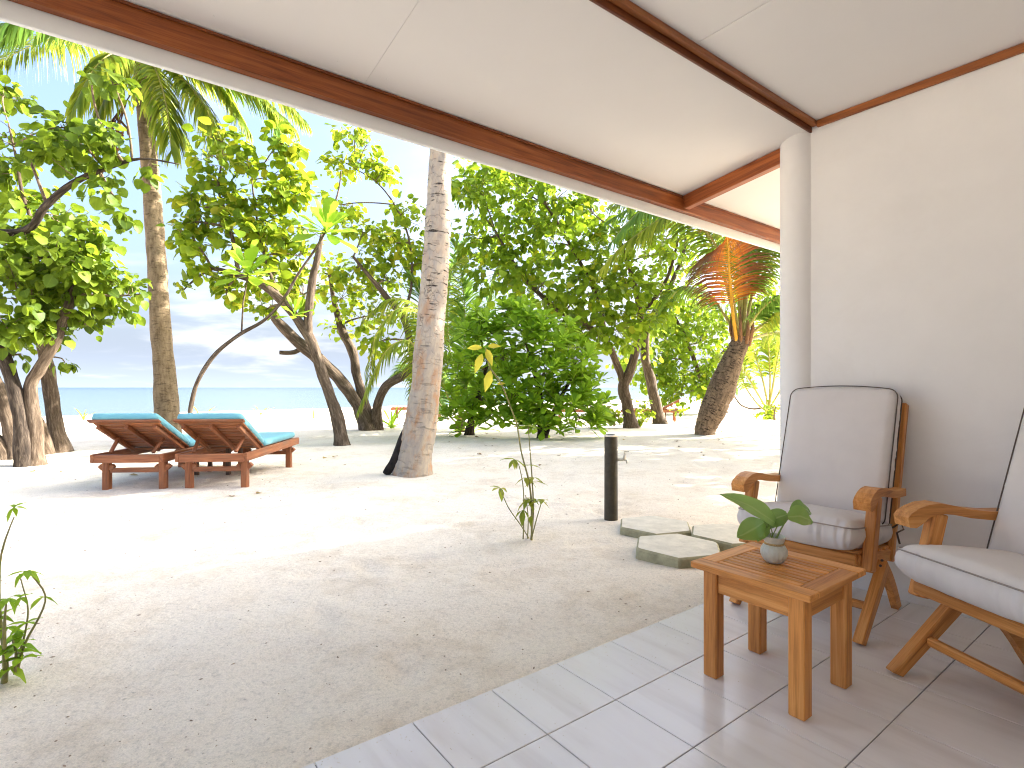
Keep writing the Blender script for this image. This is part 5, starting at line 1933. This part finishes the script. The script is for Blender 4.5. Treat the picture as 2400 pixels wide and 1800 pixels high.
# ------------------------------------------------------------------ stepping stones and standpipe
def stone(u, v, rot, label, r=0.30, top=0.066):
    p = UV(u, v)
    b = MB()
    n = 6
    out, inn, low = [], [], []
    for k in range(n):
        for e in (-1, 0, 1):          # rounded hexagon corner
            a = 2 * math.pi * k / n + e * 0.055
            rr = r * (0.985 if e else 1.0) * random.uniform(0.985, 1.015)
            out.append((math.cos(a) * rr, math.sin(a) * rr, top - 0.012))
            inn.append((math.cos(a) * (rr - 0.014), math.sin(a) * (rr - 0.014), top))
            low.append((math.cos(a) * (rr + 0.008), math.sin(a) * (rr + 0.008), -0.06))
    m = len(out)
    ctr = [(0, 0, top + 0.002)]
    mid = [(x * 0.55, y * 0.55, top + 0.001) for x, y, z in inn]
    vs_ = ctr + mid + inn
    fs_ = [(0, 1 + k, 1 + (k + 1) % m) for k in range(m)] + [(1 + k, 1 + m + k, 1 + m + (k + 1) % m, 1 + (k + 1) % m) for k in range(m)]
    o3 = (random.uniform(0, 9), random.uniform(0, 9), 0)
    b.add(vs_, fs_, [(x + o3[0], y + o3[1], z) for x, y, z in vs_], 0, False)
    vs_ = inn + out + low
    fs_ = []
    for k in range(m):
        k2 = (k + 1) % m
        fs_.append((k, m + k, m + k2, k2))
        fs_.append((m + k, 2 * m + k, 2 * m + k2, m + k2))
    b.add(vs_, fs_, [(x + o3[0], y + o3[1], z) for x, y, z in vs_], 1, False)
    o = b.build('stepping_stone', [M_STONE, M_STONESIDE])
    o.location = (p.x, p.y, sand_z(p.x, p.y))
    o.rotation_euler = (0, 0, rot)
    tag(o, label, 'stepping stone', 'hexagonal stepping stones by the veranda')


def uv_of(px, py, z):
    d = F * (H - z) / (py - HZ)
    p = at(px, py, d)
    return to_uv(p.x, p.y)


for (px, py, rot, lab) in ((1588, 1278, 0.24, 'hexagonal concrete stepping stone nearest the veranda table'), (1535, 1224, 0.30, 'hexagonal concrete stepping stone touching the dark standpipe post'), (1712, 1250, 0.18, 'hexagonal concrete stepping stone half hidden by the potted plant')):
    u, v = uv_of(px, py, 0.06)
    stone(u, v, rot, lab)


def standpipe():
    g, d = gbase(1432, 1218)
    root = thing('standpipe', 'dark round standpipe post with a small tap beside the stepping stones', 'water tap', g)
    b = MB()
    b.lathe([(0.0, 0.735), (0.02, 0.7345), (0.044, 0.727), (0.052, 0.715), (0.056, 0.70), (0.0565, 0.4), (0.0575, 0.1), (0.058, -0.08)][::-1], 28)
    b.build('post', M_POST, root)
    b = MB()
    b.lathe([(0.0535, 0.712), (0.059, 0.712), (0.059, 0.722), (0.05, 0.729)], 28)
    b.build('cap_ring', M_METAL, root)
    t = MB()
    z = 0.515
    t.tube([(0.05, -0.01, z), (0.085, -0.015, z), (0.10, -0.018, z + 0.002)], [0.012, 0.012, 0.015], 10)
    t.tube([(0.10, -0.018, z - 0.004), (0.112, -0.02, z + 0.02), (0.113, -0.02, z + 0.05)], [0.013, 0.013, 0.009], 10)
    t.tube([(0.113, -0.02, z + 0.05), (0.113, -0.02, z + 0.07)], [0.006, 0.006], 8)
    t.build('tap_body', M_METAL, root)
    t = MB()
    t.tube([(0.112, -0.02, z), (0.128, -0.022, z - 0.004), (0.131, -0.022, z - 0.03)], [0.009, 0.008, 0.007], 8)
    t.build('spout', M_METAL, root)
    t = MB()
    t.box((0.105, -0.032, z + 0.068), (0.15, -0.01, z + 0.078), 0.003)
    t.build('tap_lever', M_METAL, root)


standpipe()


# ------------------------------------------------------------------ veranda table with potted plant
def veranda_table():
    u0, u1, v0, v1, zt = 1.835, 2.282, 0.825, 1.277, 0.440
    cu, cv = (u0 + u1) / 2, (v0 + v1) / 2
    p = UV(cu, cv)
    root = thing('veranda_table', 'small square teak table with slatted top on the tiled veranda', 'table', p, ANG)
    hu, hv = (u1 - u0) / 2, (v1 - v0) / 2
    fw = 0.068
    th = 0.024
    # mitre-free frame: two long boards along v between the two along u
    for s in (-1, 1):
        b = MB()
        b.box((s * (hu - fw / 2) - fw / 2, -hv, zt - th), (s * (hu - fw / 2) + fw / 2, hv, zt), 0.003, None, 1)
        b.build('top_frame', M_TEAK, root)
    for s in (-1, 1):
        b = MB()
        b.box((-hu + fw + 0.0008, s * (hv - fw / 2) - fw / 2, zt - th), (hu - fw - 0.0008, s * (hv - fw / 2) + fw / 2, zt - 0.0006), 0.003, None, 0)
        b.build('top_frame', M_TEAK, root)
    inner = 2 * (hu - fw)
    n = 9
    gap = 0.009
    wsl = (inner - gap * (n + 1)) / n
    for k in range(n):
        x = -hu + fw + gap + k * (wsl + gap)
        b = MB()
        b.box((x, -hv + fw + 0.001, zt - 0.018), (x + wsl, hv - fw - 0.001, zt - 0.0012), 0.002, None, 1)
        b.build('slat', M_TEAK, root)
    lw = 0.056
    ins = 0.034
    for sx in (-1, 1):
        for sy in (-1, 1):
            b = MB()
            cx, cy = sx * (hu - ins - lw / 2), sy * (hv - ins - lw / 2)
            b.box((cx - lw / 2, cy - lw / 2, 0.0), (cx + lw / 2, cy + lw / 2, zt - th - 0.0008), 0.004)
            b.build('leg', M_TEAK, root)
    az = (zt - th - 0.085, zt - th - 0.002)
    for s in (-1, 1):
        b = MB()
        c = s * (hu - ins - 0.022)
        b.box((c - 0.011, -hv + ins + lw + 0.001, az[0]), (c + 0.011, hv - ins - lw - 0.001, az[1]), 0.002)
        b.build('apron', M_TEAK, root)
        b = MB()
        c = s * (hv - ins - 0.022)
        b.box((-hu + ins + lw + 0.001, c - 0.011, az[0]), (hu - ins - lw - 0.001, c + 0.011, az[1]), 0.002)
        b.build('apron', M_TEAK, root)
    return zt


ZT = veranda_table()


def pot_plant():
    # pot centre on the table
    u, v = uv_of(1814, 1318, ZT)
    c = UV(u, v, ZT)
    root = thing('potted_plant', 'small ribbed pale pot with a leafy green cutting on the teak table', 'potted plant', c)
    K = 1.18
    b = MB()
    prof = [(0.0, 0.001), (0.022, 0.001), (0.026, 0.004), (0.035, 0.015), (0.0405, 0.030), (0.0395, 0.044), (0.034, 0.055), (0.0295, 0.060), (0.0285, 0.064)]
    prof = [(r_ * K, z_ * K) for r_, z_ in prof]
    b.lathe(prof, 64, (0, 0, 0), 18, 0.085)
    m1 = plain('celadon glaze', (0.50, 0.50, 0.44), 0.28, 0.12, 25.0, 0.05, 0.5)
    b.build('pot', m1, root)
    b = MB()
    b.lathe([(r_ * K, z_ * K) for r_, z_ in ((0.0287, 0.0605), (0.0305, 0.0605), (0.0305, 0.0655), (0.029, 0.067))], 32)
    b.build('twine_band', plain('twine', (0.42, 0.30, 0.14), 0.9, 0.3, 200.0), root)
    b = MB()
    b.lathe([(r_ * K, z_ * K) for r_, z_ in ((0.0282, 0.066), (0.031, 0.072), (0.0345, 0.084), (0.0355, 0.0875), (0.034, 0.088), (0.031, 0.080), (0.027, 0.072), (0.0, 0.070))], 48, (0, 0, 0), 14, 0.06)
    b.build('pot_rim', m1, root)
    d = c.y

    def P(px, py, dd=0.0):
        return at(px, py, d + dd) - c
    # stems: (root px -> leaf base), leaves: base, tip, width
    specs = [
        ((1806, 1262), (1822, 1232), (1690, 1150), 0.055, 0.0, 0.035),      # long leaf up to the left
        ((1808, 1265), (1790, 1225), (1728, 1250), 0.062, -0.03, -0.05),    # lower left, tip hanging
        ((1818, 1262), (1846, 1212), (1906, 1216), 0.060, -0.02, 0.03),     # right
        ((1820, 1262), (1846, 1205), (1780, 1232), 0.050, 0.02, 0.02),
        ((1816, 1262), (1852, 1200), (1900, 1192), 0.050, 0.05, 0.03),
        ((1812, 1262), (1800, 1228), (1775, 1262), 0.03, -0.02, -0.02),
    ]
    for k, (r0, bse, tip, wd, dd, arch) in enumerate(specs):
        s0, s1, s2 = P(*r0), P(bse[0], bse[1], dd * 0.5), P(tip[0], tip[1], dd)
        s0.z = 0.09
        b = MB()
        mid = (s0 + s1) / 2 + Vector((0.004, 0, 0.006))
        b.tube([r_ for r_, q in resample([(s0, 0), (mid, 0), (s1, 0)], 0.008)], 0.0021, 6)
        b.build('stem', plain('petiole', (0.24, 0.30, 0.09), 0.5, 0.2, 60.0), root) if k == 0 else b.build('stem', bpy.data.materials['petiole'], root)
        # broad leaf as a curved grid
        ax = s2 - s1
        ln = ax.length
        a = ax.normalized()
        side = a.cross(Vector((0, -0.75, 0.65))).normalized()
        nrm = side.cross(a).normalized()
        V, G, Fq = [], [], []
        n, mcol = 12, 6
        for i in range(n + 1):
            t = i / n
            w = wd * (math.sin(math.pi * min(1, t * 0.94 + 0.05)) ** 0.75) * (1 - 0.35 * t) * 0.85
            if i == n:
                w = 0.0006
            for j in range(mcol + 1):
                q = 2 * j / mcol - 1
                bend = arch * math.sin(math.pi * t) - 0.25 * abs(arch) * t * t
                p = s1 + a * ln * t + side * q * w + nrm * (bend * 0.5 + 0.35 * abs(q) * w + 0.003 * math.sin(14 * t + 3 * q + k))
                p.z -= 0.012 * t * t
                V.append(p)
                G.append((q, t, 0.0))
        for i in range(n):
            for j in range(mcol):
                e = i * (mcol + 1) + j
                Fq.append((e, e + 1, e + mcol + 2, e + mcol + 1))
        b = MB()
        b.add(V, Fq, G, 0, True)
        b.build('leaf', M_POTL, root)


pot_plant()


# ------------------------------------------------------------------ folding armchairs (local y forward, x across)
def armchair(label, u, v, fwd_deg):
    """fwd_deg: heading of the chair in the u,v plane, measured from +u"""
    p = UV(u, v)
    root = thing('folding_armchair', label, 'armchair', p, ANG + math.radians(fwd_deg) - math.radians(90), 'teak armchairs on the veranda')
    X = 0.285
    for sx in (-1, 1):
        x = sx * X
        # arm: long curl swept in the side plane
        top = [(-0.20, 0.626), (-0.10, 0.628), (0.00, 0.640), (0.08, 0.658), (0.14, 0.668), (0.19, 0.665), (0.235, 0.652), (0.268, 0.634), (0.284, 0.617)]
        bot = [(0.276, 0.580), (0.247, 0.577), (0.220, 0.592), (0.19, 0.614), (0.14, 0.628), (0.08, 0.622), (0.00, 0.606), (-0.10, 0.594), (-0.20, 0.591)]
        b = MB()
        b.ribbon_solid(top + bot, x, 0.034)
        b.build('armrest', M_TEAK, root)
        # post that leans back from seat to arm
        b = MB()
        b.beam((x, 0.205, 0.300), (x, 0.118, 0.624), 0.044, 0.064, (0, 1, 0), 0.005)
        b.build('arm_post', M_TEAK, root)
        # seat side rail
        b = MB()
        b.beam((sx * (X - 0.036), 0.235, 0.345), (sx * (X - 0.036), -0.24, 0.285), 0.030, 0.055)
        b.build('seat_rail', M_TEAK, root)
        # front leg: straight, foot forward
        b = MB()
        b.beam((sx * (X + 0.0), 0.315, -0.002), (sx * (X + 0.0), 0.0, 0.292), 0.042, 0.062, (0, 1, 1), 0.004)
        lo = [i for i, q in enumerate(b.v) if q[2] < 0.004]
        b.v = [(q[0], q[1], max(q[2], 0.0)) for q in b.v]
        b.build('front_leg', M_TEAK, root)
        # rear leg: curved
        pts = []
        for i in range(13):
            t = i / 12
            a = math.radians(8 + 74 * t)
            pts.append((-0.30 + 0.36 * math.cos(math.radians(78 * (1 - t) + 6)) * 1.0, 0.0))
        up_, dn_ = [], []
        for i in range(13):
            t = i / 12
            y = 0.15 - 0.44 * t ** 0.9
            z = 0.33 * (1 - t ** 2.1)
            yy = 0.15 - 0.44 * min(1, t + 0.02) ** 0.9
            z2 = 0.33 * (1 - min(1.02, t + 0.02) ** 2.1)
            d = Vector((yy - y, z2 - z)).normalized() if i < 12 else Vector((-0.35, -0.94))
            nx_, nz_ = -d.y, d.x
            up_.append((y - nx_ * 0.026, z - nz_ * 0.026))
            dn_.append((y + nx_ * 0.026, z + nz_ * 0.026))
        up_ = [(y, max(0.0, z)) for y, z in up_]
        dn_ = [(y, max(0.0, z)) for y, z in dn_]
        b = MB()
        b.ribbon_solid(up_ + dn_[::-1], sx * (X - 0.034 if False else X + 0.001) - sx * 0.033, 0.0155)
        b.build('rear_leg', M_TEAK, root)
        # back stile
        b = MB()
        b.beam((sx * (X - 0.026), -0.175, 0.26), (sx * (X - 0.026), -0.405, 1.035), 0.028, 0.045, (0, 1, 0), 0.006)
        b.build('back_stile', M_TEAK, root)
        # bolts
        b = MB()
        b.tube([(sx * (X + 0.015), 0.02, 0.272), (sx * (X + 0.0185), 0.02, 0.272)], 0.008, 10)
        b.tube([(sx * (X + 0.015), 0.035, 0.258), (sx * (X + 0.0185), 0.035, 0.258)], 0.006, 10)
        n_ = Vector((0, 0.68, 0.73))
        for q in (0.268, 0.288):
            c = Vector((x, 0.315 - 0.315 * q / 0.292, q)) + n_ * 0.031
            b.tube([c, c + n_ * 0.002], 0.0065, 10)
        b.build('bolt', M_BOLT, root)
    # cross rails
    b = MB()
    b.beam((-X + 0.017, 0.012, 0.262), (X - 0.017, 0.012, 0.262), 0.045, 0.040)
    b.build('cross_rail', M_TEAK, root)
    b = MB()
    b.beam((-X + 0.017, 0.175, 0.130), (X - 0.017, 0.175, 0.130), 0.034, 0.034, (0, 0, 1), 0.008)
    b.build('stretcher', M_TEAK, root)
    for k in range(6):
        t = k / 5
        y = 0.225 - 0.42 * t
        z = 0.382 - 0.055 * t
        b = MB()
        b.beam((-X + 0.02, y, z), (X - 0.02, y, z), 0.055, 0.016)
        b.build('seat_slat', M_TEAK, root)
    b = MB()
    b.beam((-X + 0.03, 0.252, 0.352), (X - 0.03, 0.252, 0.352), 0.020, 0.045)
    b.build('front_rail', M_TEAK, root)
    for k in range(6):
        t = k / 5
        b = MB()
        y, z = -0.20 - 0.19 * t, 0.36 + 0.64 * t
        b.beam((-X + 0.043, y, z), (X - 0.043, y, z), 0.012, 0.06, (0, 0.28, 1))
        b.build('back_slat', M_TEAK, root)
    # cushions
    V, Fq = slab_cushion(0.545, 0.56, 0.104, 0.050, 64, 64, 0.034, 0.009, 3.0 + u)
    tilt = Matrix.Rotation(math.radians(7.0), 4, 'X')
    M = Matrix.Translation((0, 0.070, 0.434)) @ tilt
    b = MB()
    b.add([M @ q for q in V], Fq, V, 0, True)
    sc_ = b.build('seat_cushion', M_CUSH, root)
    b = MB()
    for zz_, ww_ in ((0.034, 0.0),):
        b.tube([M @ q for q in piping_loop(0.536 + ww_, 0.552 + ww_, zz_ + 0.004, 0.046)], 0.0030, 6, False)
    b.build('piping', M_PIPE2, sc_)
    Lb = 0.70
    V, Fq = slab_cushion(0.535, Lb, 0.100, 0.046, 60, 70, 0.026, 0.005, 8.0 + u)
    V = [Vector((q.x, q.y + (0.022 * (1 - (q.x / 0.27) ** 2) if q.y > 0.25 else 0), q.z)) for q in V]
    y0, z0, y1, z1 = -0.108, 0.435, -0.318, 1.095
    t = Vector((0, y1 - y0, z1 - z0)).normalized()
    nrm = Vector((0, t.z, -t.y))
    M = Matrix(((1, 0, 0, 0), (0, t.y, nrm.y, (y0 + y1) / 2), (0, t.z, nrm.z, (z0 + z1) / 2), (0, 0, 0, 1)))
    b = MB()
    b.add([M @ q for q in V], [f[::-1] for f in Fq], V, 0, True)
    bc_ = b.build('back_cushion', M_CUSH, root)
    b = MB()
    for zz_ in (0.034, -0.034):
        b.tube([M @ q for q in [Vector((w_.x, w_.y + (0.022 * (1 - (w_.x / 0.27) ** 2) if w_.y > 0.25 else 0), w_.z)) for w_ in piping_loop(0.5275, Lb - 0.004, zz_, 0.042)]], 0.003, 6, False)
    b.build('piping', M_PIPE, bc_)
    b = MB()
    for sx in (-1, 1):
        c = Vector((sx * (X - 0.02), -0.185, 0.425))
        b.tube([c, c + Vector((sx * 0.03, -0.02, 0.03)), c + Vector((sx * 0.045, -0.01, 0.0)), c + Vector((sx * 0.02, 0.0, -0.02)), c + Vector((sx * 0.035, 0.01, -0.07))], 0.005, 5)
    b.build('cushion_tie', M_PIPE, root)
    return root


armchair('teak armchair with taupe cushions standing against the white wall beside the pillar', 2.92, 1.27, 180 + 2)
armchair('teak armchair with taupe cushions, nearer the viewer and turned towards the sea', 2.604, 0.394, 180 - 28)
